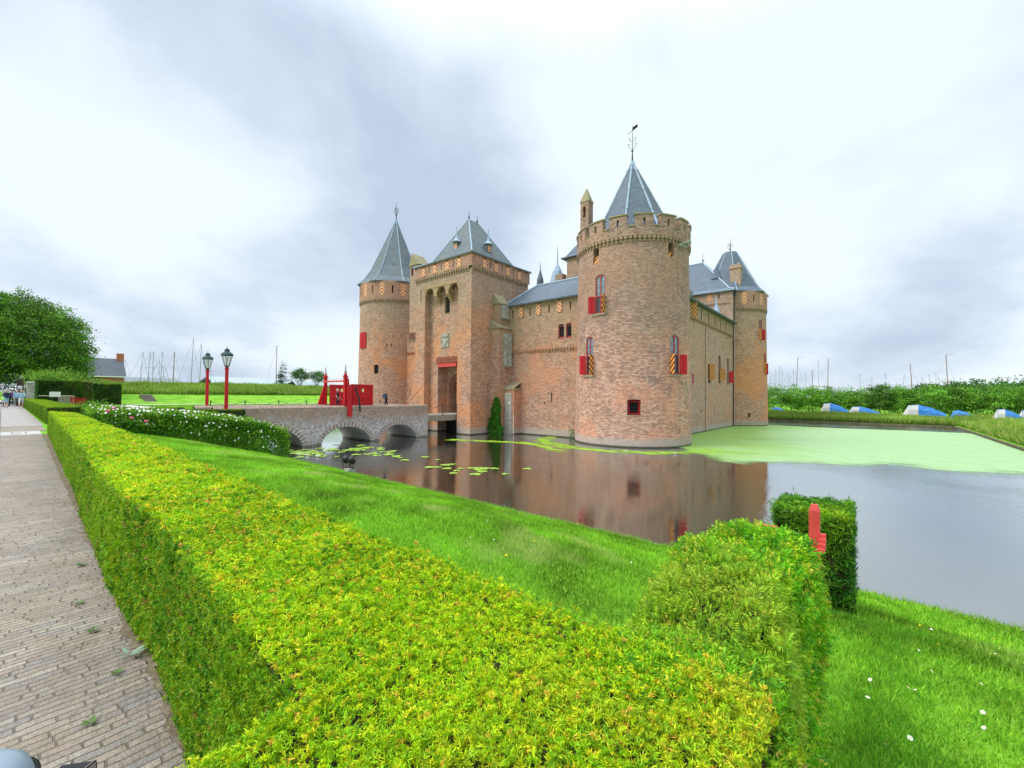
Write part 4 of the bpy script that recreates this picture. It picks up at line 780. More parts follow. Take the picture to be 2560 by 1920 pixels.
def weed_sheet(name, x0, x1, y0, y1, dens, mt, z=ZW+.006, n=40):
    xx, yy = np.meshgrid(np.linspace(x0, x1, n), np.linspace(y0, y1, n)); V = np.stack([xx, yy, np.full_like(xx, z)], -1).reshape(-1, 3); i = np.arange(n*n).reshape(n, n)
    Fq = np.stack([i[:-1, :-1], i[:-1, 1:], i[1:, 1:], i[1:, :-1]], -1).reshape(-1, 4); d = np.clip(dens(V[:, 0], V[:, 1]), 0, 1); g_ = sstep(-12, 4, V[:, 0]); return npmesh(name, V, Fq, np.stack([d, g_, d], 1), mt)
def d_main(x, y):
    near = 29.6+.35*np.clip(x+5, -3, 15)+.9*np.sin(x*.45+1)+.6*np.sin(x*1.3); far = 71.5+.9*np.sin(x*.3)
    return sstep(near-6, near+8, y)*(1-sstep(far-.6, far+.3, y))*sstep(-11.5, -7.5, x+(y-30)*.5)
wd = weed_sheet('duckweed', -16, 9, 24, 84.8, d_main, weed_mat('duckweed_painted_sheen', (.20, .38, .045), (.29, .46, .20), .38, .60, .55, (.6, 1.7, 1), .6), n=90)  # paler second colour paints the sky's sheen into the weed, growing to the right
tag(wd, label='green sheet of duckweed with pale sky sheen painted in, covering the moat right of the round tower', cat='duckweed', kind='stuff')
def d_band(x, y):
    c = 26.8+ .25*(x+22)*0; ring = np.hypot(x-TB[0], y-TB[1]); a = np.exp(-((ring-7.6)/2.3)**2)*(y < 34)*(x > -24)
    b_ = np.exp(-((y-(26.6+.45*(x+28)*(x < -20)*0+1.2*np.sin(x*.5)))/1.6)**2)*sstep(-30.5, -28, x)*(1-sstep(-17, -13, x)); c = np.exp(-((y-32.6)/1.2)**2)*sstep(-29, -27.5, x)*(x < -20)*.8
    return np.clip(np.maximum(np.maximum(a, b_), c)*.57*(1-sstep(-9, -3, x)), 0, 1)
wd = weed_sheet('duckweed', -31, -2, 22, 35, d_band, weed_mat('bright_duckweed', (.28, .50, .03), (.42, .60, .04), .50, .58, 1.1, (.6, 2.2, 1), .3), z=ZW+.008, n=90)
tag(wd, label='bright green streaks of duckweed at the foot of the front wall and round tower', cat='duckweed', kind='stuff')

# lily pads
pad_m = mat('lily_pad', (.22, .42, .04), .35, noise=(8, (.40, .50, .08), .45, .6), spec=.5)
pm2 = MB(); n_ = 14
ring = [(math.cos(R(12+336*i/n_)), math.sin(R(12+336*i/n_)), .012*math.sin(i*1.7)) for i in range(n_+1)]
for i in range(n_): pm2.face([(0, 0, 0), ring[i], ring[i+1]])
pad0 = pm2.build('lily_pad', pad_m); pad_used = [False]
def pad(x, y, r, label, group):
    if not pad_used[0]: o = pad0; pad_used[0] = True
    else: o = pad0.copy(); COL.objects.link(o)
    o.location = (x, y, ZW+.014+.01*rng.random()); o.rotation_euler = (0, 0, rng.uniform(0, 6.3)); o.scale = (r, r*rng.uniform(.8, 1), 1); tag(o, label, 'lily pad', group)
for (cx_, cy_, sx, sy, n_, r_, lab, grp) in ((-28.2, 16.4, 1.6, 1.0, 26, .30, 'green lily pad in the loose patch in front of the middle bridge arch', 'lily pads before the bridge arches'), (-25.3, 16.6, 2.0, 1.3, 20, .30, 'lily pad in the scattered row right of the garden spotlights', 'lily pads right of the spotlights'),
        (-16.3, 16.3, 1.6, 1.4, 20, .28, 'lily pad floating on the dark water in front of the gate tower reflection', 'lily pads in mid moat'), (-28.6, 12.9, 1.5, .8, 60, .24, 'pale lily pad crowded at the bank beside the rose bushes', 'lily pads crowded by the bank'), (-20.4, 16.5, 1.2, .8, 5, .26, 'single lily pad between the two floating groups', 'stray lily pads')):
    for i in range(n_):
        pad(cx_+rng.normal()*sx*.8, max(10.6, cy_+rng.normal()*sy*.8), r_*rng.uniform(.6, 1.2), lab, grp)
wl = MB()
for k in range(6):
    for q in range(8): 
        a = q*math.pi/4; r_ = .09; wl.face([(0, 0, .01), (r_*math.cos(a-.3), r_*math.sin(a-.3), .05), (r_*1.3*math.cos(a), r_*1.3*math.sin(a), .09), (r_*math.cos(a+.3), r_*math.sin(a+.3), .05)])
w0 = wl.build('water_lily', mat('white_petal', (.85, .85, .80), .5))
for i, (x, y) in enumerate(((-27.2, 12.4), (-26.2, 12.6), (-28.1, 12.3), (-13.2, 28.3), (-10.2, 29.5))):
    o = w0 if i == 0 else w0.copy()
    if i: COL.objects.link(o)
    o.location = (x, y, ZW+.02); o.scale = (1.2,)*3; near = i < 3
    tag(o, 'white water lily flower among the pads by the near bank' if near else 'white water lily flower on the duckweed below the round tower', 'water lily', 'water lilies near the bank' if near else 'water lilies below the tower')

# ------------------------------------------------------------------ stone bridge
bx0, bx1 = -36.4, -31.9; br = empty('stone_bridge', (-34, 18, ZW), label='low brick bridge with three arches leading to the gate', cat='bridge')
arches = [(10.3, 14.25, -.86), (15.55, 19.85, -.95), (20.55, 24.5, -1.0)]
def under(y):
    for a, b_, c in arches:
        if a < y < b_:
            q = (y-(a+b_)/2)/((b_-a)/2); return ZW-.25+(c-ZW+.25)*math.sqrt(max(0, 1-q*q))
    return ZW-1
m = MB(); yy = sorted(set([8.6, 25.75]+list(np.arange(8.8, 25.7, .3))+[a+(b_-a)*k/24 for a, b_, c in arches for k in range(25)]))
TOP = .60
for a, b_ in zip(yy[:-1], yy[1:]):
    eps = 1e-4; ua, ub = under(a+eps), under(b_-eps)
    for x in (bx1, bx0): m.face([(x, a, ua), (x, b_, ub), (x, b_, TOP), (x, a, TOP)])
    for x0, x1 in ((bx1-.45, bx1), (bx0, bx0+.45)):   # rounded parapets
        k = 5; pts = [(x0+(x1-x0)*i/k, TOP+.13*math.sin(math.pi*i/k)) for i in range(k+1)]
        for p, q in zip(pts[:-1], pts[1:]): m.face([(p[0], a, p[1]), (p[0], b_, p[1]), (q[0], b_, q[1]), (q[0], a, q[1])])
    m.face([(bx0, a, ua), (bx1, a, ua), (bx1, b_, ub), (bx0, b_, ub)])
for x in (bx1-.45, bx0+.45): m.face([(x, 8.6, .1), (x, 25.75, .1), (x, 25.75, TOP), (x, 8.6, TOP)])
m.face([(bx0, 25.75, ZW-1), (bx1, 25.75, ZW-1), (bx1, 25.75, TOP), (bx0, 25.75, TOP)]); m.build('bridge_body', BR_B, br)
m = MB(); m.face([(bx0+.4, 8.6, .22), (bx1-.4, 8.6, .22), (bx1-.4, 25.8, .22), (bx0+.4, 25.8, .22)]); m.build('deck', mat('grey_clinker', (.36, .33, .31)), br)
RB1 = mat('limey_brick_ring', (.40, .34, .30), .9, noise=(6, (.58, .56, .54), .45, .65), bump=(20, .6, .02)); RB2 = mat('dark_ring_brick', (.22, .16, .13), .9, noise=(6, (.36, .30, .27), .45, .65))
for a, b_, c in arches:
    m = MB()
    for k in range(46):
        f = lambda q, off: ((a+b_)/2-((b_-a)/2+off)*math.cos(math.pi*q), ZW-.25+(c-ZW+.25+off)*math.sin(math.pi*q)); q0, q1 = k/46, (k+.9)/46; p = [f(q0, .0), f(q1, .0), f(q1, .36), f(q0, .36)]
        if min(z for _, z in p) < ZW-.1: continue
        m.face([(bx1+.03, y, z) for y, z in p], None, k % 2)
        for i in range(4): j = (i+1) % 4; m.face([(bx1+.03, *p[i]), (bx1+.03, *p[j]), (bx1-.02, *p[j]), (bx1-.02, *p[i])])
    m.build('arch_ring', [RB1, RB2], br)
for y0, y1 in ((14.25, 15.55), (19.85, 20.55), (24.5, 25.78)):
    m = MB(); m.box(bx0-.06, bx1+.07, y0-.08, y1+.03, ZW-.5, ZW+.12)
    m.build('pier_footing', mat('algae_footing', (.12, .115, .09), .9, noise=(5, (.22, .22, .19), .4, .6)), br)
m = MB(); m.box(bx0+.5, bx1-.5, 25.8, 30.3, -.48, -.34); 
for y in (26.6, 28.2, 29.3): m.box(bx0+.6, bx1-.6, y, y+.2, -.75, -.481)
m.box(bx1-.6, bx1-.45, 25.8, 30.3, -.9, -.34); dbr = empty('drawbridge', (-34, 28, ZW), label='flat timber drawbridge between the stone bridge and the gate', cat='drawbridge'); m.build('planks', WOOD, dbr)
m = MB()
for y in (26.0, 28.0, 29.9): m.tube((bx1-.5, y, -.4), (bx1-.5, y, .75), .035)
m.path([(bx1-.5, 26, .7), (bx1-.5, 27, .4), (bx1-.5, 28, .65), (bx1-.5, 29, .4), (bx1-.5, 29.9, .7)], .018); m.build('handrail', IRON, dbr)
# chain posts on the far parapet
pp = MB(); pp.tube((0, 0, 0), (0, 0, .34), .035); pp.lathe((0, 0, .34), [(.05, -.02), (.055, .02), (0, .06)], 8); post0 = pp.build('chain_post', IRON)
for i, y in enumerate((9.6, 11.8, 14.2, 16.4, 21.2, 23.4, 25.3)):
    o = post0 if i == 0 else post0.copy()
    if i: COL.objects.link(o)
    o.location = (bx0+.2, y, TOP+.1); tag(o, 'short black chain post on the far parapet of the bridge', 'post', 'chain posts along the far parapet')
m = MB()
for a, b_ in ((9.6, 11.8), (11.8, 14.2), (14.2, 16.4), (21.2, 23.4), (23.4, 25.3)): m.path([(bx0+.2, a+(b_-a)*k/8, TOP+.40-.22*math.sin(math.pi*k/8)) for k in range(9)], .014, 5)
tag(m.build('post_chain', IRON), label='thin chain hanging between the posts on the far parapet', cat='chain')

# ------------------------------------------------------------------ red gate on the bridge
gt2 = empty('bridge_gate', (-34, 18, .22), label='red wooden gate with two finialled posts and open door leaves on the bridge', cat='gate')
def gpost(x, y, s):
    m = MB(); m.box(x-.11, x+.11, y-.11, y+.11, .1, 3.0); m.box(x-.16, x+.16, y-.16, y+.16, 3.0, 3.10); m.lathe((x, y, 0), [(.14, 3.10), (.12, 3.24), (.05, 3.34)], 8); o = m.build('gate_post', REDP, gt2, bevel=0)
    m = MB(); m.lathe((x, y, 0), [(.10, 3.33), (.13, 3.42), (.06, 3.5), (.045, 3.8), (.01, 4.0)], 8); m.build('finial', GSTONE, o)
    m = MB(); x2 = x+s*.05
    for w_ in (0,):   # raking buttress board outside the parapet
        p = [(y, 2.95), (y+s*.10, 2.85), (y+s*.45, .6), (y+s*.45, -.15), (y+s*.10, -.15)] if s > 0 else [(y, 2.7), (y-.10, 2.5), (y-.75, .5), (y-.75, .2), (y, .2)]
        xa, xb = (x+.22, x+.34) if s > 0 else (x-.06, x+.06)
        for xx in (xa, xb): m.face([(xx, a, b_) for a, b_ in p])
        for i in range(5): j = (i+1) % 5; m.face([(xa, *p[i]), (xa, *p[j]), (xb, *p[j]), (xb, *p[i])])
    m.build('buttress_board', REDP, gt2); return o
gpost(-32.05, 17.55, 1); gpost(-36.2, 18.0, -1)
m = MB(); m.box(-36.1, -32.2, 17.72, 17.82, 2.62, 2.74)
for k in range(14): m.tube((-35.9+k*.28, 17.78, 2.74), (-35.9+k*.28, 17.78, 2.95), .018, .004, 5)
m.build('crossbar', REDL, gt2)
for (x0, y0, x1, y1) in ((-32.15, 18.1, -32.6, 20.35), (-35.9, 18.2, -35.0, 20.0)):
    d = Vector((x1-x0, y1-y0, 0)); ln = d.length; d.normalize(); n = Vector((d.y, -d.x, 0)); T = lambda a, b, c, d=d, n=n, x0=x0, y0=y0: (x0+d.x*a+n.x*b, y0+d.y*a+n.y*b, c)
    m = MB(); m.box(0, ln, -.04, .04, .3, 2.45, 0, T)
    for z in (.42, 1.15, 1.3, 2.28): m.box(.1, ln-.1, .04, .075, z, z+.1, 0, T)
    for q in (.1, ln-.25): m.box(q, q+.14, .04, .072, .35, 2.4, 0, T)
    o = m.build('gate_leaf', REDP, gt2); m = MB(); c = .5*ln
    m.face([T(c-.16, .085, 1.95), T(c, .085, 1.76), T(c+.16, .085, 1.95), T(c, .085, 2.14)]); m.build('diamond_badge', mat('gilt_badge', (.80, .62, .30), .5), o)
m = MB(); m.path([(-31.6, 18.15, 2.2), (-31.6, 18.5, 1.2), (-31.62, 18.62, .2)], .07, 6); m.build('rope', IRON, gt2)

# ------------------------------------------------------------------ lamps
def lamp():
    t = empty('lamp_post'); m = MB(); m.lathe((0, 0, 0), [(.14, 0), (.14, .6), (.11, .7), (.095, 3.15), (.12, 3.2), (.12, 3.3)], 12); m.build('post', REDP, t)
    m = MB(); m.lathe((0, 0, 0), [(.05, 3.28), (.11, 3.36), (.14, 3.42)], 8); m.lathe((0, 0, 0), [(.33, 4.05), (.36, 4.09), (.31, 4.2), (.16, 4.3), (.13, 4.42), (.16, 4.44), (.08, 4.5), (.02, 4.52), (.015, 4.66)], 12)
    for k in range(6): a = k*math.pi/3; m.tube((.13*math.cos(a), .13*math.sin(a), 3.4), (.31*math.cos(a), .31*math.sin(a), 4.08), .018, .018, 5)
    m.build('lantern', mat('lantern_metal', (.035, .07, .07), .45, .2), t)
    m = MB(); m.lathe((0, 0, 0), [(.12, 3.42), (.30, 4.06)], 6); gl_ = bpy.data.materials.new('lamp_glass'); gl_.use_nodes = True; tt = gl_.node_tree; bb = tt.nodes['Principled BSDF']; bb.inputs['Base Color'].default_value = (.9, .93, .95, 1); bb.inputs['Alpha'].default_value = .28; bb.inputs['Roughness'].default_value = .1
    g_ = m.build('lamp_glass', gl_, t); m = MB(); m.tube((0, 0, 3.45), (0, 0, 3.95), .05, .07, 8); m.build('bulb', mat('opal_bulb', (.75, .72, .6), .4), t); return t
l0 = lamp(); l1 = copy_tree(l0); l0.location = (-31.35, 9.15, -.05); l1.location = (-36.3, 9.4, -.02)
l0.rotation_euler.z = .5
tag(l0, 'red lamp post nearer the near parapet, the taller looking right one of the pair', 'lamp post', 'lamp posts at the bridge entrance'); tag(l1, 'red lamp post on the far side of the bridge entrance, left one of the pair', 'lamp post', 'lamp posts at the bridge entrance')
# spotlights on a stone block at the bank
m = MB(); m.box(-.2, .2, -.16, .16, -.3, .34); sb = m.build('concrete_block', GSTONE, None, bevel=.015); sb.location = (-17.75, 9.98, -2.02); tag(sb, 'square concrete block on the lawn edge carrying two black spotlights', 'block')
def spot():
    t = empty('garden_spotlight'); T = lambda a, b, c: (a, b, c)
    m = MB(); m.path([(-.17, 0, .0), (-.17, 0, .32)], .016); m.path([(.17, 0, .0), (.17, 0, .32)], .016); m.box(-.18, .18, -.03, .03, 0, .02); m.build('bracket', BLACK, t)
    m = MB(); prof = [(.0, -.16), (.1, -.15), (.165, -.08), (.19, .02), (.195, .08), (.17, .09), (0, .085)]
    m.lathe((0, 0, 0), prof, 16); q = Matrix.Translation((0, 0, .36)) @ Matrix.Rotation(R(-62), 4, 'X'); m.v = [tuple(q @ Vector(p)) for p in m.v]; m.build('lamp_head', BLACK, t, smooth=True); return t
s0 = spot(); s1 = copy_tree(s0); s0.location = (-17.98, 9.95, -1.66); s1.location = (-17.60, 10.0, -1.66); s0.rotation_euler.z = .5; s1.rotation_euler.z = -.2
tag(s0, 'black round garden spotlight on the block, the left one', 'spotlight', 'spotlights on the concrete block'); tag(s1, 'black round garden spotlight on the block, the right one', 'spotlight', 'spotlights on the concrete block')


# ------------------------------------------------------------------ foliage builders
YEW = [(.31, .56, .010), (.18, .46, .012), (.48, .64, .010), (.07, .26, .010), (.72, .60, .03), (.72, .36, .06), (.56, .62, .012)]
def cross_dir(D):
    r = rng.normal(size=D.shape); return nrm(np.cross(D, r))
def sprigs(P, Nn, s, needles, L0, wd, pal, wts, spread=.9, up=.25):
    """needle tufts at points P with outward normals; s = per-point size factor"""
    n = len(P); k = needles
    ax = nrm(Nn+rng.normal(size=(n, 3))*.35+np.array([0, 0, up])); C = np.repeat(P, k, 0); A = np.repeat(ax, k, 0); S = np.repeat(s, k)
    D = nrm(A*rng.uniform(.25, 1.1, (n*k, 1))+rng.normal(size=(n*k, 3))*spread*.75)
    C = C+A*(rng.uniform(-.6, .6, n*k)*L0*S)[:, None]; W = cross_dir(D); Lg = L0*S*rng.uniform(.6, 1.25, n*k)
    wid = wd*S*rng.uniform(.8, 1.2, n*k)
    col = np.repeat(pick(pal, wts, n), k, 0)*rng.uniform(.75, 1.25, (n*k, 1))
    return C, D, W, Lg, wid, col
SCAP = 3.4
def cam_s(P, d0): return np.clip(np.linalg.norm(P-CAM, axis=1)/d0, 1., SCAP)
def sample_quad(a, b, c, d, d0, spacing):
    """random points on the quad a,b,c,d with density ~ 1/(spacing*lod)^2"""
    a, b, c, d = map(lambda q: np.array(q, float), (a, b, c, d)); out = []
    nu = max(1, int(max(np.linalg.norm(b-a), np.linalg.norm(c-d))/.25)); nv = max(1, int(max(np.linalg.norm(d-a), np.linalg.norm(c-b))/.25))
    B_ = lambda u, v: (a*(1-u)*(1-v)+b*u*(1-v)+c*u*v+d*(1-u)*v)
    for i in range(nu):
        for j in range(nv):
            p = B_((i+.5)/nu, (j+.5)/nv); ar = np.linalg.norm(np.cross(b-a+(c-d), d-a+(c-b)))/4/nu/nv; s = min(SCAP, max(1, np.linalg.norm(p-CAM)/d0)); k = rng.poisson(ar/(spacing*s)**2)
            if k:
                u = (i+rng.random(k))/nu; v = (j+rng.random(k))/nv; out.append(a*((1-u)*(1-v))[:, None]+b*(u*(1-v))[:, None]+c*(u*v)[:, None]+d*((1-u)*v)[:, None])
    return np.concatenate(out) if out else np.zeros((0, 3))
def clipped_hedge(name, quads, label, pal=YEW, wts=(5, 4, 3, 1.4, 1.1, .45, 3), d0=1.4, spacing=.0084, L0=.0142, wd=.0032, needles=11, rough=.014, core=None, group=None, brown=None, side_pal=None, shag=None, clip=.006):
    """quads: list of (corners, outward normal); core boxes fill the inside"""
    PP, NN, SS, TOPF = [], [], [], []
    for q, n in quads:
        P = sample_quad(*q, d0, spacing)
        if not len(P): continue
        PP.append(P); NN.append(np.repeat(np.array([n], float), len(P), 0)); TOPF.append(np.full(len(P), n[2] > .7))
    P = np.concatenate(PP); Nn = np.concatenate(NN); tp = np.concatenate(TOPF); s = cam_s(P, d0)
    P = P+Nn*(wnoise(P, 7, 3)*rough+wnoise(P, 22, 5)*rough*.6+rng.normal(size=len(P))*rough*.45*s**.5)[:, None]
    if shag is not None: P = P+Nn*(shag(P)*np.abs(rng.normal(size=len(P))))[:, None]
    C, D, W, Lg, wid, col = sprigs(P, Nn, s, needles, L0, wd, pal, wts)
    if clip is not None:
        T_ = C+D*Lg[:, None]; NR = np.repeat(Nn, needles, 0); PR = np.repeat(P, needles, 0); SR = np.repeat(s, needles); ex = ((T_-PR)*NR).sum(1)-clip*SR*rng.uniform(.2, 1.6, len(C)); C = C-NR*np.maximum(ex, 0)[:, None]
    # clumps of colour: greener / yellower / scorched areas on the clipped top
    f = np.repeat(wnoise(P, 3.1, 11), needles)[:, None]; col = col*(1+.22*f)
    g = np.clip(f*1.2, 0, 1)*.35; col = col*(1-g)+np.array([.54, .68, .010])*g
    if brown is not None:
        bf = np.clip(np.repeat(wnoise(P, 2.2, 21)+wnoise(P, 6.5, 22)*.6, needles)-brown, 0, .8)[:, None]*np.repeat(tp, needles)[:, None]*rng.random((len(C), 1)); col = col*(1-bf)+np.array([.78, .46, .06])*bf
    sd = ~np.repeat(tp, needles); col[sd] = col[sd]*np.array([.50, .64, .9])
    pre = np.clip(np.repeat(wnoise(P, 5., 31), needles)-.35, 0, 1)[:, None]*.5
    V_n = len(C); tip = C+D*Lg[:, None]; mid = C+D*(Lg*.45)[:, None]; sv = W*(wid*.5)[:, None]
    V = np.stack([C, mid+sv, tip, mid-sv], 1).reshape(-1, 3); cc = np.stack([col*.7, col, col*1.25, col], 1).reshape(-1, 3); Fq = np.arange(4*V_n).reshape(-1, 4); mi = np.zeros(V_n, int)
    if core:
        m = MB()
        for q in core: m.face(q)
        b0 = len(V); V = np.concatenate([V, np.array(m.v)]); cc = np.concatenate([cc, np.ones((len(m.v), 3))]); Fq = np.concatenate([Fq, np.array(m.f)+b0]); mi = np.concatenate([mi, np.ones(len(m.f), int)])
    return tag(npmesh(name, V, Fq, cc, None, mats=[NEEDLE, HCORE], mi=mi), label, 'hedge', group)
def hedge_from_poly(name, poly, z1, label, zb=0., inset=.03, open_=(), **k):
    """poly: list of (x,y) counter-clockwise; z1 either a number or per-vertex heights; builds top + sides"""
    n = len(poly); z1 = z1 if hasattr(z1, '__len__') else [z1]*n; zb = zb if hasattr(zb, '__len__') else [zb]*n
    quads = []; core = []; c = np.mean(poly, 0)
    for i in range(n):
        j = (i+1) % n; a, b = poly[i], poly[j]
        if i in open_: continue
        nrm2 = np.array([b[1]-a[1], -(b[0]-a[0])]); nrm2 = nrm2/np.linalg.norm(nrm2)
        quads.append((((*a, zb[i]), (*b, zb[j]), (*b, z1[j]), (*a, z1[i])), (nrm2[0], nrm2[1], 0)))
        ia, ib = (a[0]-nrm2[0]*inset, a[1]-nrm2[1]*inset), (b[0]-nrm2[0]*inset, b[1]-nrm2[1]*inset)
        core.append([(*ia, zb[i]-.3), (*ib, zb[j]-.3), (*ib, z1[j]-inset), (*ia, z1[i]-inset)])
    return quads, core, poly, z1, inset
def top_quads(strip):      # strip: list of ((ax,ay,z),(bx,by,z)) cross lines
    q = []; core = []
    for (a, b), (c, d) in zip(strip[:-1], strip[1:]):
        q.append(((a, b, d, c), (0, 0, 1))); core.append([(p[0], p[1], p[2]-.03) for p in (a, b, d, c)])
    return q, core
# main clipped hedge along the walk: cross lines (near side, far side)
HZ = .85
strip = [((-23.9, 1.16, HZ), (-22.1, 1.72, HZ)), ((-14, .90, HZ), (-14, 1.57, HZ)), ((-9.4, .78, HZ), (-9.4, 1.52, HZ)), ((-6.8, .67, HZ), (-6.8, 1.45, HZ)), ((-4.8, .61, HZ), (-4.8, 1.38, HZ)), ((-3.2, .62, HZ), (-3.2, 1.34, HZ)), ((-1.9, .54, HZ), (-1.9, 1.30, HZ)), ((-1.32, .50, HZ), (-1.3, 1.27, HZ)), ((-1.07, .49, HZ), (-1.0, 1.27, HZ)), ((-1.03, .04, HZ-.01), (-.7, 1.27, HZ)), ((-.55, -.02, HZ), (-.4, 1.27, HZ)), ((-.22, .02, HZ), (-.21, 1.26, HZ)), ((-.17, .25, HZ-.02), (-.18, 1.22, HZ-.02))]
tq, tc_ = top_quads(strip)
side = []; cs = []
pts = [p for p, _ in strip]
for a, b in list(zip(pts[:-4], pts[1:-3])):
    d = np.array(b[:2])-np.array(a[:2]); n = np.array([d[1], -d[0]]); n = n/np.linalg.norm(n); side.append((((a[0], a[1], 0), (b[0], b[1], 0), b, a), (n[0], n[1], 0)))
    cs.append([(a[0]-n[0]*.04, a[1]-n[1]*.04, -.1), (b[0]-n[0]*.04, b[1]-n[1]*.04, -.1), (b[0]-n[0]*.04, b[1]-n[1]*.04, HZ-.03), (a[0]-n[0]*.04, a[1]-n[1]*.04, HZ-.03)])
qs = [q for _, q in strip]
for a, b in zip(qs[:-1], qs[1:]):
    side.append((((a[0], a[1], 0), (b[0], b[1], 0), b, a), (0, 1, 0))); cs.append([(a[0], a[1]-.04, -.1), (b[0], b[1]-.04, -.1), (b[0], b[1]-.04, HZ-.03), (a[0], a[1]-.04, HZ-.03)])
side.append((((-.15, .0, 0), (-.17, 1.25, 0), (-.17, 1.25, HZ), (-.15, .0, HZ)), (1, 0, 0))); cs.append([(-.20, .0, -.1), (-.21, 1.3, -.1), (-.21, 1.3, HZ-.05), (-.20, .0, HZ-.05)])
side.append((((-23.9, 1.16, 0), (-22.1, 1.72, 0), (-22.1, 1.72, HZ), (-23.9, 1.16, HZ)), (-.5, .8, 0)))
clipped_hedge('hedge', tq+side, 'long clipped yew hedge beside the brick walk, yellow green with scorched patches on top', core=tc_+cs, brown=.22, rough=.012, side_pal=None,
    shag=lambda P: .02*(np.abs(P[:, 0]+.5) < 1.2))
# taller ragged bush where the hedge turns towards the moat
def mound(P):   # height field of the bush top
    x, y = P[:, 0], P[:, 1]; return .82+.13*sstep(1.25, 1.65, y)+.03*np.sin(y*9+x*5)
def ragged_bush(name, x0, x1, y0, y1, label):
    k0 = 5000; P0 = np.stack([rng.uniform(-.62, -.19, k0), rng.uniform(1.05, 1.62, k0), rng.uniform(.45, .84, k0)], 1); PP = [P0]; NN = [np.repeat([[0.3, -.3, 1.]], k0, 0)]
    P = sample_quad((x0, y0, 0), (x1, y0, 0), (x1, y1, 0), (x0, y1, 0), 1.5, .0085); P[:, 0] += .10*(P[:, 1]-1.3)*.2
    edge = np.minimum.reduce([P[:, 0]-x0, x1-P[:, 0], y1-P[:, 1]]); P[:, 2] = mound(P)-.06*np.exp(-(np.maximum(edge, 0)/.04)); PP.append(P); NN.append(np.repeat([[0, 0, 1.]], len(P), 0))
    for a, b, n in (((x1, y0), (x1, y1), (1, 0, .2)), ((x0, y0), (x0, y1), (-1, 0, .2)), ((x0, y1), (x1, y1), (0, 1, .2))):
        Q = sample_quad((*a, 0), (*b, 0), (*b, 1), (*a, 1), 1.5, .0095); Q[:, 2] *= mound(Q)-.08; Q[:, 2] -= .02; PP.append(Q); NN.append(np.repeat([n], len(Q), 0).astype(float))
    P = np.concatenate(PP); Nn = np.concatenate(NN); s = cam_s(P, 1.5); P = P+Nn*(wnoise(P, 9, 41)*.03+wnoise(P, 23, 42)*.018)[:, None]
    # long pinnate shoots
    n = len(P); ax = nrm(Nn*.8+rng.normal(size=(n, 3))*.55+np.array([0, 0, .3])); k = 12; t_ = np.tile(np.linspace(0, 1, k), n); LS = np.repeat(.028*s*rng.uniform(.6, 1.6, n), k)
    A = np.repeat(ax, k, 0); side_ = np.repeat(cross_dir(ax), k, 0)*np.where(np.tile(np.arange(k) % 2, n) == 0, 1, -1)[:, None]; C = np.repeat(P, k, 0)+A*(t_*LS)[:, None]; D = nrm(A*.55+side_*.85+rng.normal(size=A.shape)*.12); W = cross_dir(D)
    Lg = .024*np.repeat(s, k)*(1.15-.6*t_); wid = .0042*np.repeat(s, k)
    col = np.repeat(pick([(.14, .46, .012), (.24, .56, .012), (.42, .62, .02), (.07, .28, .03), (.60, .55, .05)], [5, 4, 3, 2, 1.2], n), k, 0); tw = np.clip(1-np.abs(C[:, 1]-1.62)/.35, 0, 1)[:, None]*.6; col = col*(1-tw)+np.array([.42, .50, .05])*tw
    bf = np.clip(np.repeat(wnoise(P, 8, 55), k)-.95, 0, 1)[:, None]; col = col*(1-bf)+np.array([.45, .12, .02])*bf
    V = np.stack([C, C+D*(Lg*.45)[:, None]+W*(wid*.5)[:, None], C+D*Lg[:, None], C+D*(Lg*.45)[:, None]-W*(wid*.5)[:, None]], 1).reshape(-1, 3); cc = np.repeat(col, 4, 0); Fq = np.arange(len(V)).reshape(-1, 4); mi = np.zeros(len(Fq), int)
    m = MB()
    gx = np.linspace(x0+.05, x1-.05, 6); gy = np.linspace(y0-.05, y1-.06, 12); hh_ = lambda x, y: float(mound(np.array([[x, y, 0.]]))[0])-.09
    for i in range(5):
        for j in range(11): m.face([(gx[i], gy[j], hh_(gx[i], gy[j])), (gx[i+1], gy[j], hh_(gx[i+1], gy[j])), (gx[i+1], gy[j+1], hh_(gx[i+1], gy[j+1])), (gx[i], gy[j+1], hh_(gx[i], gy[j+1]))])
    for j in range(11):
        for x in (gx[0], gx[-1]): m.face([(x, gy[j], -.3), (x, gy[j+1], -.3), (x, gy[j+1], hh_(x, gy[j+1])), (x, gy[j], hh_(x, gy[j]))])
    m.face([(gx[0], gy[-1], -.4), (gx[-1], gy[-1], -.4), (gx[-1], gy[-1], hh_(0, gy[-1])), (gx[0], gy[-1], hh_(0, gy[-1]))])
    b0 = len(V); V = np.concatenate([V, np.array(m.v)]); cc = np.concatenate([cc, np.ones((len(m.v), 3))]); Fq = np.concatenate([Fq, np.array(m.f)+b0]); mi = np.concatenate([mi, np.ones(len(m.f), int)])
    return tag(npmesh(name, V, Fq, cc, None, mats=[NEEDLE, HCORE], mi=mi), label, 'bush')
ragged_bush('yew_bush', -.65, -.24, 1.12, 2.46, 'taller ragged yew bush growing out of the hedge corner towards the moat')
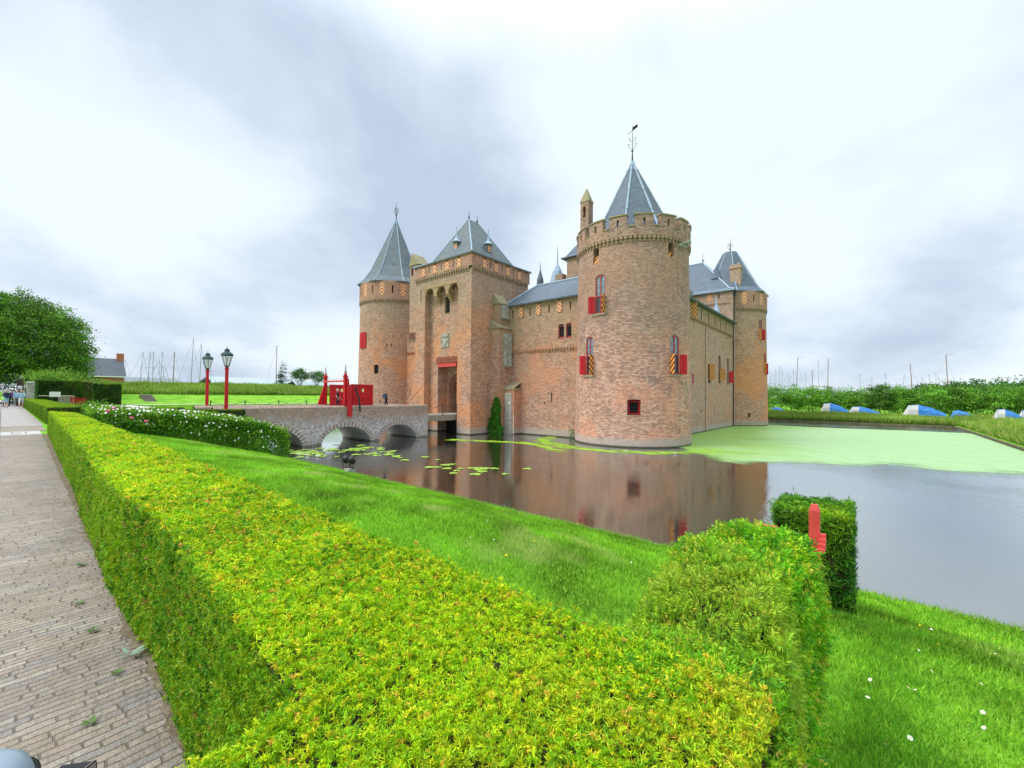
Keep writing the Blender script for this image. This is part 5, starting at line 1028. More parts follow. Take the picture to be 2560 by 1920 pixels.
def box_hedge(name, x0, x1, y0, y1, z0, z1, label, pal, wts, group=None, d0=1.6, spacing=.016, round_=0, dark=1., cls=None, **k):
    c = [(x0, y0), (x1, y0), (x1, y1), (x0, y1)]; z0 = z0 if hasattr(z0, '__len__') else [z0]*4
    q = [(tuple((*p, z1) for p in c), (0, 0, 1))]; core = [[(x0+.04, y0+.04, z1-.04), (x1-.04, y0+.04, z1-.04), (x1-.04, y1-.04, z1-.04), (x0+.04, y1-.04, z1-.04)]]
    for i, n in enumerate(((0, -1, 0), (1, 0, 0), (0, 1, 0), (-1, 0, 0))):
        a, b = c[i], c[(i+1) % 4]; za, zb_ = z0[i], z0[(i+1) % 4]; q.append((((*a, za), (*b, zb_), (*b, z1), (*a, z1)), n)); o = (n[0]*.05, n[1]*.05)
        core.append([(a[0]-o[0], a[1]-o[1], za-.3), (b[0]-o[0], b[1]-o[1], zb_-.3), (b[0]-o[0], b[1]-o[1], z1-.04), (a[0]-o[0], a[1]-o[1], z1-.04)])
    return clipped_hedge(name, q, label, pal=pal, wts=wts, d0=d0, spacing=spacing, core=core, group=group, **k)
DKG = [(.07, .22, .012), (.04, .14, .012), (.14, .30, .012), (.03, .09, .012)]
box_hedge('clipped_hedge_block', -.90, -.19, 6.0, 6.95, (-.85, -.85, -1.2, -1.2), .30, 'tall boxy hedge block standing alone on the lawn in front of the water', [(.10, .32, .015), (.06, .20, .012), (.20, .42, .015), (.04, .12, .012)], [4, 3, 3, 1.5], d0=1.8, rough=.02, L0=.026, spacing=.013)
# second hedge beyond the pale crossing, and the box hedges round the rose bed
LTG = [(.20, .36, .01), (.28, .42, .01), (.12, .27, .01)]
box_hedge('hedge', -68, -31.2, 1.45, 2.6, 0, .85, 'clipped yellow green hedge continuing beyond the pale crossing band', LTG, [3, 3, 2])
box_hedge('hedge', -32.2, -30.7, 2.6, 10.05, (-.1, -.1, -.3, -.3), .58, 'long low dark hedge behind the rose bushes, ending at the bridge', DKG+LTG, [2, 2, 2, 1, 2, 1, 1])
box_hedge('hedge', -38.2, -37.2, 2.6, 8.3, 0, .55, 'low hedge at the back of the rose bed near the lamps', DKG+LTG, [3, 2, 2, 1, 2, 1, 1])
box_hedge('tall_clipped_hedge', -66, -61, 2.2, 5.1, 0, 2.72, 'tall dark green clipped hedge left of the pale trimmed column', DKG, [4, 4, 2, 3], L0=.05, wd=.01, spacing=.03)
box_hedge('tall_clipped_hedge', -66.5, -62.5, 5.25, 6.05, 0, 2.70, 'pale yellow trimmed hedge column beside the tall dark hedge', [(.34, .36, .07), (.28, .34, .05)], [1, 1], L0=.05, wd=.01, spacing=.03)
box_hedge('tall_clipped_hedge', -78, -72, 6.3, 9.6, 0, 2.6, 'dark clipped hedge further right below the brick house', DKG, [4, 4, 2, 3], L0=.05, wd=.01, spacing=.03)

# leafy volumes ------------------------------------------------------
def leafcloud(name, blobs, n, size, pal, wts, parent=None, label=None, cat=None, group=None, ls=1., flat=.0, shell=.35, seed=1, kind=None):
    """blobs: (cx,cy,cz,rx,ry,rz); leaves gathered in clumps near the surface"""
    vol = np.array([b[3]*b[4]+b[4]*b[5]+b[3]*b[5] for b in blobs]); cnt = (n*vol/vol.sum()).astype(int); CC, NN_ = [], []; tint = []
    for b, k in zip(blobs, cnt):
        kc = max(6, k//55); d = nrm(rng.normal(size=(kc, 3))); rad = 1-shell*rng.random(kc)**1.6; cc = np.array(b[:3])+d*rad[:, None]*np.array(b[3:6])*(1+.12*rng.normal(size=(kc, 1))); w_ = rng.integers(0, kc, k)
        cr_ = .16*np.mean(b[3:6])+size; off = rng.normal(size=(k, 3))*cr_*np.array([1, 1, .45]); tint.append((rng.uniform(.62, 1.35, kc)*(1+.25*d[:, 2]*0))[w_]); CC.append(cc[w_]+off); NN_.append(nrm(d[w_]+np.array([0, 0, .5])))
    C = np.concatenate(CC); Nn = np.concatenate(NN_); m_ = len(C); D = nrm(Nn*.4+rng.normal(size=(m_, 3))+np.array([0, 0, -.1])); W = cross_dir(D); Lg = size*rng.uniform(.6, 1.4, m_)
    col = pick(pal, wts, m_)*(1+.25*wnoise(C, 1.2/max(.3, size*3), seed))[:, None]*np.concatenate(tint)[:, None]
    o = blades(C, D, W, Lg, Lg*.62*ls, np.clip(col, .003, 1), name, LEAF, parent)
    if label: tag(o, label, cat, group, kind)
    return o
def tree(name, base, ht, blobs, n, size, pal, wts, label, group=None, trunk=.3, limbs=6, cat='tree'):
    t = empty(name, base, label=label, cat=cat, group=group); m = MB(); bx_, by_, bz_ = base
    fork = bz_+ht*.35; m.tube((bx_, by_, bz_-.2), (bx_, by_, fork), trunk, trunk*.7, 9)
    for i in range(min(limbs, len(blobs))): q = blobs[i]; m.tube((bx_, by_, fork-.2), (q[0], q[1], q[2]-q[5]*.2), trunk*.45, trunk*.12, 6)
    m.build('trunk', BARK, t); leafcloud('crown', blobs, n, size, pal, wts, t); return t
TG = [(.08, .22, .018), (.13, .30, .02), (.045, .13, .012), (.21, .40, .03)]
def crown_blobs(cx_, cy_, cz_, rx, rz, n, sd=1, core=.72, out_=.66, br=(.28, .42)):
    r = np.random.default_rng(sd); out = [(cx_, cy_, cz_, rx*core, rx*core, rz*core)]
    for i in range(n):
        a = 2.4*i; e = -.5+1.5*((i+.5)/n); ce = math.sqrt(max(0, 1-min(1, abs(e))**2)); k = r.uniform(.75, .98)
        out.append((cx_+rx*out_*k*math.cos(a)*ce, cy_+rx*out_*k*math.sin(a)*ce, cz_+rz*out_*k*e, rx*r.uniform(*br), rx*r.uniform(*br), rz*r.uniform(br[0]*.7, br[1]*.75)))
    return out
tree('chestnut_tree', (-92, 2.6, 0), 14, crown_blobs(-92, 1.2, 7.0, 8.8, 9.2, 70, 3, .66, .84, (.15, .27)), 120000, .23, TG, [4, 3, 3, 2], 'large round dark green tree beside the walk at the far left', trunk=.6, limbs=8)
tree('chestnut_tree', (-88, -4.5, 0), 12, crown_blobs(-88, -4.6, 8.2, 6, 5.2, 18, 5), 22000, .3, [(.14, .32, .02), (.18, .34, .02), (.07, .18, .015)], [3, 3, 2], 'lighter green tree cut by the left edge of the picture', trunk=.5)
tree('broad_bush', (-76, 4.4, 0), 4.5, crown_blobs(-76, 4.4, 2.8, 3.6, 1.9, 12, 9), 5000, .22, [(.16, .32, .03), (.22, .38, .04), (.10, .24, .02)], [3, 2, 2], 'light green loose bush above the tall dark hedge', trunk=.18, cat='bush')
# rose bushes
def rose_top(y): return np.interp(y, [2.6, 5, 7.5, 9.2, 10.1], [.80, .62, .36, .02, -.75])
rb = empty('rose_bushes', (-28.5, 6, 0), label='bank of rose bushes full of small white flowers behind the lawn', cat='rose bush')
def rose_x(y): return np.interp(y, [2.6, 4.2, 7, 10.1], [-27.8, -26.9, -25.8, -24.3])+.25*np.sin(y*2.1)
n_ = 60000; yy_ = rng.uniform(2.7, 10.1, n_); xx_ = -30.6+(rose_x(yy_)+30.6)*rng.random(n_); top = rose_top(yy_)+.10*np.sin(xx_*2.3+1)+.08*np.sin(yy_*3.7); bot = h(xx_, yy_)
edge = np.clip((rose_x(yy_)+.1-xx_)/1.0, 0, 1); top = bot+(top-bot)*np.sqrt(np.clip(edge+.15, 0, 1)); zz_ = np.where(rng.random(n_) < .6, top-np.abs(rng.normal(size=n_))*.12, bot+(top-bot)*rng.random(n_)); front = rng.random(n_) < .35
xx_ = np.where(front, rose_x(yy_)-.2-np.abs(rng.normal(size=n_))*.2, xx_); zz_ = np.where(front, bot+(rose_top(yy_)-bot)*rng.random(n_)*.95, zz_)
C = np.stack([xx_, yy_, zz_], 1)+rng.normal(size=(n_, 3))*.06; D = nrm(rng.normal(size=(n_, 3))+np.array([.3, 0, .3])); col = pick([(.08, .26, .015), (.14, .36, .02), (.05, .17, .015), (.26, .46, .03)], [4, 3, 3, 2], n_)
col = np.where((zz_ > top-.06)[:, None]&(rng.random(n_) < .4)[:, None], np.array([[.34, .54, .04]]), col)
blades(C, D, cross_dir(D), rng.uniform(.06, .13, n_), rng.uniform(.04, .08, n_), col, 'foliage', LEAF, rb)
m = MB(); 
for k in range(60): x, y = rng.uniform(-30.3, -26.5), rng.uniform(2.8, 9.3); z = float(h(x, y)); m.tube((x, y, z-.1), (x+rng.normal()*.2, y+rng.normal()*.2, float(rose_top(y))-.1), .015, .006, 4)
m.build('stems', BARK, rb)['kind'] = 'stuff'
def flowers(n, white, name, kind):
    y = rng.uniform(2.8, 9.9, n); fr_ = rng.random(n) < .5; x = np.where(fr_, rose_x(y)-rng.uniform(.1, .5, n), -30+(rose_x(y)+29.5)*rng.random(n)); b_ = h(x, y); tp_ = rose_top(y)+.10*np.sin(x*2.3+1)+.1; z = np.where(fr_, b_+(tp_-b_)*rng.uniform(.15, 1, n), tp_); C = np.stack([x+.08, y, z], 1)
    k = 6; ang = np.tile(np.arange(k)*2*math.pi/k, n); face = nrm(np.repeat(np.stack([np.full(n, .7), rng.normal(size=n)*.4-.5, np.full(n, .6)], 1), k, 0)); t1 = nrm(np.cross(face, [0, 0, 1.])); t2 = np.cross(face, t1); D = t1*np.cos(ang)[:, None]+t2*np.sin(ang)[:, None]+face*.3; W = nrm(np.cross(D, face))
    sz = np.repeat(rng.uniform(.032, .065, n), k); col = np.repeat(pick(white, [1]*len(white), n), k, 0); o = blades(np.repeat(C, k, 0), D, W, sz, sz*.9, col, name, PETAL, rb); o['kind'] = kind; return o
flowers(300, [(.85, .85, .80), (.9, .88, .85), (.8, .8, .7)], 'white_blossom', 'stuff'); 
for i, (x, y, z) in enumerate(((-26.6, 3.1, .75), (-26.4, 3.9, .42), (-26.3, 4.4, .25), (-27.5, 3.4, .85))):
    m = MB(); m.lathe((x, y, z), [(.0, -.05), (.07, -.02), (.09, .03), (.05, .06), (0, .05)], 9); o = m.build('pink_blossom', mat('pink_petals', (.75, .10, .28), .5), rb, smooth=True)
# low rose bed and red bench further left
o = leafcloud('rose_bed', [(-44, 4.2, .25, 3, 1.4, .5), (-50, 4.6, .25, 3.5, 1.4, .45), (-40, 5, .2, 2, 1.6, .5)], 5000, .09, [(.10, .26, .02), (.20, .36, .03), (.06, .16, .01)], [3, 2, 2], None, 'low rose bed with small white flowers beyond the clipped hedges', 'rose bed')
# ivy at the foot of the gate tower
iv = []; n_ = 5200; z = rng.beta(1.1, 1.5, n_)*3.75+ZW; wdt = (.72*(1-((z-ZW)/4.0)**1.4)+.14)*(1+.14*np.sin(z*3.1)+.14*np.sin(z*7)); x = -28.85+.12*np.sin(z*1.7)+rng.uniform(-1, 1, n_)*wdt; x = np.minimum(x, -28.0); C = np.stack([x, 32.15-rng.random(n_)*.45+.0*x, z], 1); D = nrm(rng.normal(size=(n_, 3))+np.array([0, -.6, -.5]))
tag(blades(C, D, cross_dir(D), rng.uniform(.10, .2, n_), rng.uniform(.08, .16, n_), pick([(.03, .14, .01), (.05, .22, .015), (.10, .32, .02), (.3, .4, .03)], [4, 4, 2, .3], n_), 'ivy', LEAF), 'dark green ivy climbing from the water beside the gate tower', 'ivy')
n_ = 160; C = np.stack([rng.uniform(-21.3, -20.7, n_), rng.uniform(33.4, 34.1, n_), rng.uniform(ZW, ZW+.8, n_)], 1); D = nrm(rng.normal(size=(n_, 3))+np.array([0, -.3, .4])); tag(blades(C, D, cross_dir(D), rng.uniform(.12, .25, n_), rng.uniform(.03, .06, n_), pick([(.06, .2, .02)], [1], n_), 'wall_fern', LEAF), 'small green tuft in the corner where front wall meets the round tower', 'plant')

# ------------------------------------------------------------------ lawn grass
def grass(name, region, dens, d0, hgt, wid, pal, wts, label, lean=.5, kind='stuff', mask=None, cat='grass'):
    P = region(d0, dens); 
    if mask is not None: P = P[mask(P)]
    P[:, 2] = h(P[:, 0], P[:, 1])-.005; s = cam_s(P, d0); n = len(P); D = nrm(np.stack([rng.normal(size=n)*lean, rng.normal(size=n)*lean, np.ones(n)], 1)); W = cross_dir(D)
    col = pick(pal, wts, n)*(1+.30*wnoise(P, .8, 61)+.28*wnoise(P, 3.3, 62)+.2*wnoise(P, 9, 63))[:, None]; dry = np.clip(wnoise(P, 1.3, 71)*.9+wnoise(P, 4.2, 72)*.6-.45, 0, .85)[:, None]; col = np.clip(col*(1-dry)+np.array([.50, .54, .18])*dry, .003, 1)
    Lg = hgt*rng.uniform(.5, 1.3, n)*s**.75; return tag(blades(P, D, W, Lg, wid*s, col, name, GRASSM, tipcol=col*1.15), label, cat, kind=kind)
GP = [(.16, .40, .02), (.24, .49, .03), (.31, .54, .04), (.10, .30, .015)]
reg = lambda d0, sp: np.concatenate([sample_quad((-27, 1.25, 0), (-8, 1.25, 0), (-8, 10.2, 0), (-27, 10.2, 0), d0, sp), sample_quad((-8, 1.25, 0), (.1, 1.25, 0), (.1, 10.2, 0), (-8, 10.2, 0), d0, sp), sample_quad((-.1, .7, 0), (4, .7, 0), (4, 10.2, 0), (-.1, 10.2, 0), d0, sp)])
def inview(P):
    q = P-CAM; r_ = q@np.array(Rh); f_ = q@np.array(Fh); return (f_ > .3)&(np.abs(r_) < f_*1.3+.3)
grass('grass', reg, .0095, 2.4, .038, .0042, GP, [3, 4, 3, 1.5], 'short mown lawn grass sloping from the hedge down to the moat', mask=lambda P: inview(P)&~((P[:, 0] < -26)&(P[:, 1] > 2.5)))
# longer tufts along the water edge and round the hedge foot
def tufts(P, n_each, hgt, spread, wid, pal, name, label, zf=None, seedh=False):
    C = np.repeat(P, n_each, 0)+rng.normal(size=(len(P)*n_each, 3))*np.array([spread, spread, 0]); n = len(C); C[:, 2] = (zf or h)(C[:, 0], C[:, 1]) if zf is None or callable(zf) else zf
    D = nrm(np.stack([rng.normal(size=n)*.45, rng.normal(size=n)*.45, np.ones(n)], 1)); return tag(blades(C, D, cross_dir(D), hgt*rng.uniform(.5, 1.2, n), np.full(n, wid), pick(pal, [1]*len(pal), n), name, GRASSM), label, 'grass', kind='stuff')
P = np.stack([rng.uniform(-26, 2.5, 420), 10.05+rng.normal(size=420)*.08, np.zeros(420)], 1); tufts(P, 22, .15, .06, .009, [(.12, .36, .02), (.20, .44, .03), (.40, .44, .14)], 'edge_grass', 'longer uncut grass along the edging board of the near bank')
P = np.stack([rng.uniform(-1.2, .5, 90), 6.0+rng.uniform(-.3, .1, 90), np.zeros(90)], 1); P2 = np.stack([rng.uniform(-.05, .25, 130), rng.uniform(1.2, 5.8, 130), np.zeros(130)], 1); tufts(np.concatenate([P, P2]), 26, .095, .05, .006, [(.12, .38, .02), (.20, .46, .03), (.14, .32, .03)], 'edge_grass', 'rank grass growing against the foot of the ragged bush and the hedge block')
# tall grass banks far away
def bank(name, boxes, n, hgt, wid, pal, wts, label):
    CC = []
    for (x0, x1, y0, y1, w_) in boxes: k = int(n*w_); CC.append(np.stack([rng.uniform(x0, x1, k), rng.uniform(y0, y1, k), np.zeros(k)], 1))
    C = np.concatenate(CC); C[:, 2] = h(C[:, 0], C[:, 1])-.05; n = len(C); D = nrm(np.stack([rng.normal(size=n)*.3, rng.normal(size=n)*.3, np.ones(n)], 1)); s = rng.uniform(.55, 1.2, n)*(1+.3*wnoise(C, .5, 81)); col = pick(pal, wts, n)*(1+.25*wnoise(C, .35, 83))[:, None]
    return tag(blades(C, D, cross_dir(D), hgt*s, np.full(n, wid), np.clip(col*.8, .003, 1), name, GRASSM, tipcol=np.clip(col*1.2, .003, 1)), label, 'tall grass', kind='stuff')
TGR = [(.18, .36, .03), (.28, .42, .06), (.46, .46, .15), (.10, .26, .02)]
bank('tall_grass', [(-103, -95, 8.5, 70, 1)], 60000, .95, .09, TGR, [3, 3, 2, 2], 'tall seeding grass on the rampart behind the left lawn')
bank('tall_grass', [(-16, 9, 85.3, 89, .75), (9.3, 13, 14, 92, .5), (13, 40, 20, 95, .55)], 60000, .95, .07, TGR, [3, 3, 2.4, 2], 'tall seeding grass along the far and right banks of the moat')
# steps on the left bank
m = MB()
for k in range(8):
    z_ = .15+k*.155; m.box(-79.2-k*.62, -78.58-k*.62, 13.15, 14.5, -.2, z_); m.box(-79.25-k*.62, -78.55-k*.62, 13.12, 14.53, z_+.004, z_+.06, 1)
tag(m.build('bank_steps', [mat('step_timber', (.10, .075, .06), .9), mat('step_tread', (.42, .38, .33), .9)]), 'flight of dark timber edged steps up the left grass bank', 'steps')

# ------------------------------------------------------------------ flowers and weeds in the foreground lawn
def daisy(petal, cmat, name):
    m = MB()
    for k in range(9): a = k*2*math.pi/9; r_ = .011; m.face([(0, 0, .0), (r_*math.cos(a-.25), r_*math.sin(a-.25), .002), (r_*1.25*math.cos(a), r_*1.25*math.sin(a), .003), (r_*math.cos(a+.25), r_*math.sin(a+.25), .002)])
    m.lathe((0, 0, .001), [(.005, 0), (.004, .003), (0, .004)], 6, mi=1); m.tube((0, 0, -.06), (0, 0, 0), .0012, n=4, mi=2); return m.build(name, [petal, cmat, mat('stem_green', (.08, .2, .02))])
dz = daisy(mat('daisy_petal', (.9, .9, .88), .5), mat('daisy_eye', (.8, .55, .02)), 'daisy'); bt = daisy(mat('buttercup_petal', (.85, .70, .02), .3), mat('daisy_eye'), 'buttercup')
for i in range(70):
    o = dz if i == 0 else dz.copy(); 
    if i: COL.objects.link(o)
    if i < 50: y = 1.7+5.6*rng.random()**1.2; x = -.02+(y*.30+.4)*rng.random()
    else: x, y = rng.uniform(-7, -2), rng.uniform(3, 8)
    o.location = (x, y, float(h(x, y))+.065); o.rotation_euler = (rng.normal()*.35, -.5+rng.normal()*.3, rng.uniform(0, 6)); o.scale = (.82*rng.uniform(.8, 1.3),)*3
    tag(o, 'white daisy in the grass right of the hedge' if i < 50 else 'white daisy in the lawn behind the long hedge', 'daisy', 'daisies in the right lawn' if i < 50 else 'daisies in the middle lawn')
for i in range(16):
    o = bt if i == 0 else bt.copy(); 
    if i: COL.objects.link(o)
    if i < 8: x, y = rng.uniform(.3, 2.5), rng.uniform(5, 8.5)
    else: x, y = rng.uniform(-4, -1), rng.uniform(3, 7)
    o.location = (x, y, float(h(x, y))+.05); o.rotation_euler = (0, -.4, i); o.scale = (1.3,)*3; tag(o, 'yellow buttercup in the grass near the water at the right' if i < 8 else 'yellow buttercup in the lawn behind the long hedge', 'buttercup', 'buttercups in the right lawn' if i < 8 else 'buttercups in the middle lawn')
def weed(name, x, y, n, L_, wd_, col, label, z=0.015, up=.5):
    a = rng.uniform(0, 6.3, n); D = nrm(np.stack([np.cos(a), np.sin(a), np.full(n, up)], 1)*1.0); P = np.array([[x, y, z]])+D*.004; W = nrm(np.cross(D, [0, 0, 1.])); L2 = L_*rng.uniform(.6, 1.2, n)
    V = []; cc = []; Fq = []
    tag(blades(np.repeat(P, 1, 0) if len(P) == n else np.repeat(P[:1], n, 0), D, W, L2, L2*wd_, pick([col], [1], n), name, LEAF), label, 'weed', 'weeds in the paving joints' if 'joint' in label else None)
for i, (x, y, L_) in enumerate(((-1.75, .33, .05), (-2.3, .20, .04), (-2.05, .38, .05), (-2.9, .30, .06), (-3.3, .45, .05), (-1.6, .12, .03), (-2.0, .10, .035), (-4.0, .42, .07), (-4.6, .40, .06), (-5.6, .5, .07))):
    weed('weed', x, y, 30, L_*.62, .22, (.12, .24, .05), 'small green weed sprouting from a paving joint at the hedge foot')
for (x, y, L_, c_, lb) in ((-1.62, .44, .11, (.17, .30, .12), 'broad dock leaves lying at the hedge foot nearest the viewer'), (-3.45, .52, .12, (.28, .44, .30), 'pale blue green cabbage like leaves poking out of the hedge side'), (-1.85, .46, .10, (.16, .30, .10), 'small broad leaves on the soil strip halfway along the near walk')):
    weed('broadleaf_weed', x, y, 9, L_*.8, .26, c_, lb, .03, .35)

# ------------------------------------------------------------------ red bench end between bush and hedge block
m = MB(); bl = empty('wooden_barrier', (-.36, 4.5, -.45), label='red painted wooden post and rail half hidden behind the ragged bush', cat='barrier')
m.box(-.41, -.335, 4.46, 4.535, -.5, .66); m.lathe((-.3725, 4.4975, 0), [(.053, .66), (.030, .71), (0, .715)], 4, R(45)); m.build('post', REDL, bl)
m = MB()
for k in range(4): m.box(-.333, -.29, 4.44-k*.045, 4.475-k*.045, .36, .48-k*.03)
m.build('brace', REDL, bl); m = MB(); m.face([(-.84, 4.62, .44), (-.66, 4.62, .44), (-.44, 4.62, .20), (-.44, 4.62, .05), (-.84, 4.62, .05)]); m.box(-.84, -.66, 4.56, 4.62, .34, .44); m.box(-.80, -.40, 4.57, 4.615, .05, .20); m.build('rail', REDL, bl)

# ------------------------------------------------------------------ left background: house, gate, fence, signs, tents, boats, trees
hs = empty('brick_house', (-150, 16, 0), label='brick house with grey tiled roof and one chimney right of the big tree', cat='house')
m = MB(); m.box(-158, -148, 9, 20.25, 0, 5.9); m.face([(-158, 20.25, 5.9), (-148, 20.25, 5.9), (-153, 20.25, 10.3)]); m.build('wall', mat('house_brick', (.30, .11, .07), .9, noise=(3, (.38, .17, .11), .4, .6)), hs)
m = MB(); m.face([(-147.6, 8.5, 5.7), (-147.6, 20.6, 5.7), (-153, 20.6, 10.45), (-153, 8.5, 10.45)], [(0, 0), (12, 0), (12, 7), (0, 7)]); m.face([(-158.4, 8.5, 5.7), (-158.4, 20.6, 5.7), (-153, 20.6, 10.45), (-153, 8.5, 10.45)], [(0, 0), (12, 0), (12, 7), (0, 7)]); m.build('roof', slate_mat('grey_roof_tiles', (.08, .095, .12), (.12, .135, .165)), hs)
m = MB(); m.box(-153.6, -152.4, 19.3, 20.7, 9.5, 11.9); m.build('chimney', RED_BR, hs); m = MB(); m.box(-147.7, -147.5, 8.5, 20.6, 5.45, 5.7); m.build('gutter', mat('white_trim', (.75, .75, .73), .6), hs)
m = MB(); m.box(-148, -147.95, 15.5, 18, 3.2, 4.4); m.build('window', DARKGL, hs)
def shed(label, x0, x1, y0, y1, z0, z1, colr):
    s_ = empty('harbour_shed', ((x0+x1)/2, (y0+y1)/2, 0), label=label, cat='shed'); m = MB(); m.box(x0, x1, y0, y1, 0, z0); m.build('wall', mat('shed_wall_grey', (.30, .33, .34), .7), s_); m = MB(); ym = (y0+y1)/2
    m.face([(x1+.2, y0, z0), (x1+.2, y1, z0), ((x0+x1)/2, y1-1, z1), ((x0+x1)/2, y0+1, z1)]); m.face([(x0-.2, y0, z0), (x0-.2, y1, z0), ((x0+x1)/2, y1-1, z1), ((x0+x1)/2, y0+1, z1)]); m.build('roof', colr, s_); return s_
gr_ = mat('grey_sheet_roof', (.20, .23, .24), .6); wr_ = mat('pale_sheet_roof', (.36, .43, .45), .6)
shed('low grey harbour shed between the brick house and the masts', -180, -165, 22, 37, 4.4, 6.3, gr_); shed('long pale roofed harbour hall behind the right lamp post', -200, -180, 48, 76, 5.2, 7.9, wr_); shed('pale roofed harbour shed with dark gable left of the red gate', -185, -172, 74, 92, 4.6, 6.9, wr_)
tree('fir_tree', (-170, 68, 0), 14, [(-170, 68, 3+k*1.15, 3.0-k*.30, 3.0-k*.30, .55) for k in range(10)], 3800, .32, [(.03, .09, .035), (.05, .12, .04)], [2, 1], 'dark pointed fir tree on the skyline between the mast and the round trees', trunk=.2)
tree('round_tree', (-170, 74.3, 0), 12, crown_blobs(-170, 74.3, 8.6, 3.9, 3.6, 10, 4), 3500, .35, [(.05, .13, .03), (.08, .18, .03)], [2, 1], 'round tree on the skyline just right of the fir', trunk=.25)
tree('round_tree', (-170, 81, 0), 12, crown_blobs(-170, 81, 8.4, 3.4, 3.3, 10, 6), 3000, .35, [(.05, .13, .03), (.08, .18, .03)], [2, 1], 'rightmost round tree on the left skyline, nearest the red gate', trunk=.25)

m = MB(); gp = empty('garden_gateway', (-72, 1.3, 0), label='dark gateway posts with white notice under the big tree at the end of the walk', cat='gateway')
m.box(-72.2, -71.8, 1.0, 1.5, 0, 2.9); m.build('post', mat('dark_timber', (.06, .045, .035), .8), gp); m = MB(); m.box(-72.2, -71.8, -1.6, -1.2, 0, 2.9); m.build('post', mat('dark_timber', (.06, .045, .035), .8), gp); m = MB(); m.box(-71.78, -71.74, 1.08, 1.42, 1.9, 2.25); m.build('notice', mat('white_trim'), gp)
m = MB(); m.box(-74, -70.5, 1.75, 2.3, 0, 2.6); m.face([(-70.4, 1.7, 2.6), (-70.4, 2.35, 2.6), (-74, 2.35, 2.75), (-74, 1.7, 2.75)]); tag(m.build('stone_pier', GSTONE), 'grey stone pier beside the gateway left of the tall dark hedge', 'pier')
m = MB(); m.box(-73, -70, -3.6, -.6, 0, 2.2); tag(m.build('stone_wall', GSTONE), 'curved grey stone wall at the left edge behind the walkers', 'wall')
# sign board, handrail, red bench
s_ = empty('sign_board', (-57, 3.2, 0), label='small white sign board in front of the tall dark hedge', cat='sign'); m = MB(); m.box(-57.05, -57, 2.75, 3.45, 1.15, 1.62); m.build('board', mat('white_trim'), s_); m = MB(); m.tube((-57.04, 2.9, 0), (-57.04, 2.9, 1.2), .03); m.tube((-57.04, 3.3, 0), (-57.04, 3.3, 1.2), .03); m.build('leg', IRON, s_)
f_ = empty('wooden_fence', (-60, 3.5, 0), label='low pale wooden picket rail between the sign board and the red fence', cat='fence'); m = MB(); m.box(-60.05, -60, 2.2, 4.5, 1.2, 1.28)
m.build('rail', mat('pale_timber', (.5, .46, .38), .8), f_); m = MB()
for k in range(13): m.box(-60.05, -60.01, 3.5+k*.09, 3.54+k*.09, .4, 1.2)
m.build('pickets', mat('pale_timber'), f_)
f_ = empty('picket_fence', (-59, 4.8, 0), label='red picket fence beside the clipped hedges at the left', cat='fence'); m = MB(); m.box(-59.05, -59, 4.2, 5.3, .95, 1.03); m.build('rail', REDP, f_); m = MB()
for k in range(9): m.box(-59.04, -59.0, 4.22+k*.125, 4.29+k*.125, .3, 1.15-.02*k)
m.build('pickets', REDP, f_)

# sailing boats -------------------------------------------------------
def boat(x, y, zt, lean, mt, label, group, r_=.09, pennant=0, spreader=True, zb=1.0, swap=False):
    """hull and mast; the boat lies along y (or along x with swap); stays run fore and aft"""
    b_ = empty('sailing_boat', (x, y, 0), label=label, cat='boat', group=group)
    T = (lambda a, b, c: (x+b, y+a, c)) if swap else (lambda a, b, c: (x+a, y+b, c))
    m = MB(); hull = [T(0, -4.2, zb+.9), T(-1.2, -1, zb+.8), T(-1.2, 2.5, zb+.75), T(1.2, 2.5, zb+.75), T(1.2, -1, zb+.8)]; kl = [T(0, -3.4, zb-.3), T(-.5, -1, zb-.3), T(-.5, 2.3, zb-.3), T(.5, 2.3, zb-.3), T(.5, -1, zb-.3)]
    m.face(hull)
    for i in range(5): j = (i+1) % 5; m.face([hull[i], hull[j], kl[j], kl[i]])
    m.build('hull', mat('white_hull', (.7, .72, .74), .4), b_); m = MB(); m.tube(T(0, 0, zb+.5), T(0, lean, zt), r_, r_*.55, 6); m.build('mast', mt, b_)
    m = MB(); m.tube(T(0, lean, zt-.2), T(0, -3.8, zb+.9), .011 if swap else .02, n=3); m.build('stay', IRON, b_); m = MB(); m.tube(T(0, lean, zt-.2), T(0, 2.4, zb+.8), .011 if swap else .02, n=3); m.build('stay', IRON, b_)
    if spreader: m = MB(); zz = zb+(zt-zb)*.62; ym = lean*.62; m.tube(T(0, ym-.7, zz), T(0, ym+.7, zz), .04, n=4); m.build('spreader', mt, b_)
    if pennant: m = MB(); m.tube(T(0, lean, zt-.2), T(0, lean+.5, zt+.12), .05, .04, 4); m.tube(T(0, lean+.5, zt+.12), T(0, lean+pennant, zt-.12), .05, .015, 4); m.build('pennant', mat('dark_pennant', (.22, .14, .10)), b_)
    return b_
ALU = mat('grey_alloy_mast', (.30, .34, .38), .4, .4); BRM = mat('varnished_mast', (.24, .12, .06), .6)

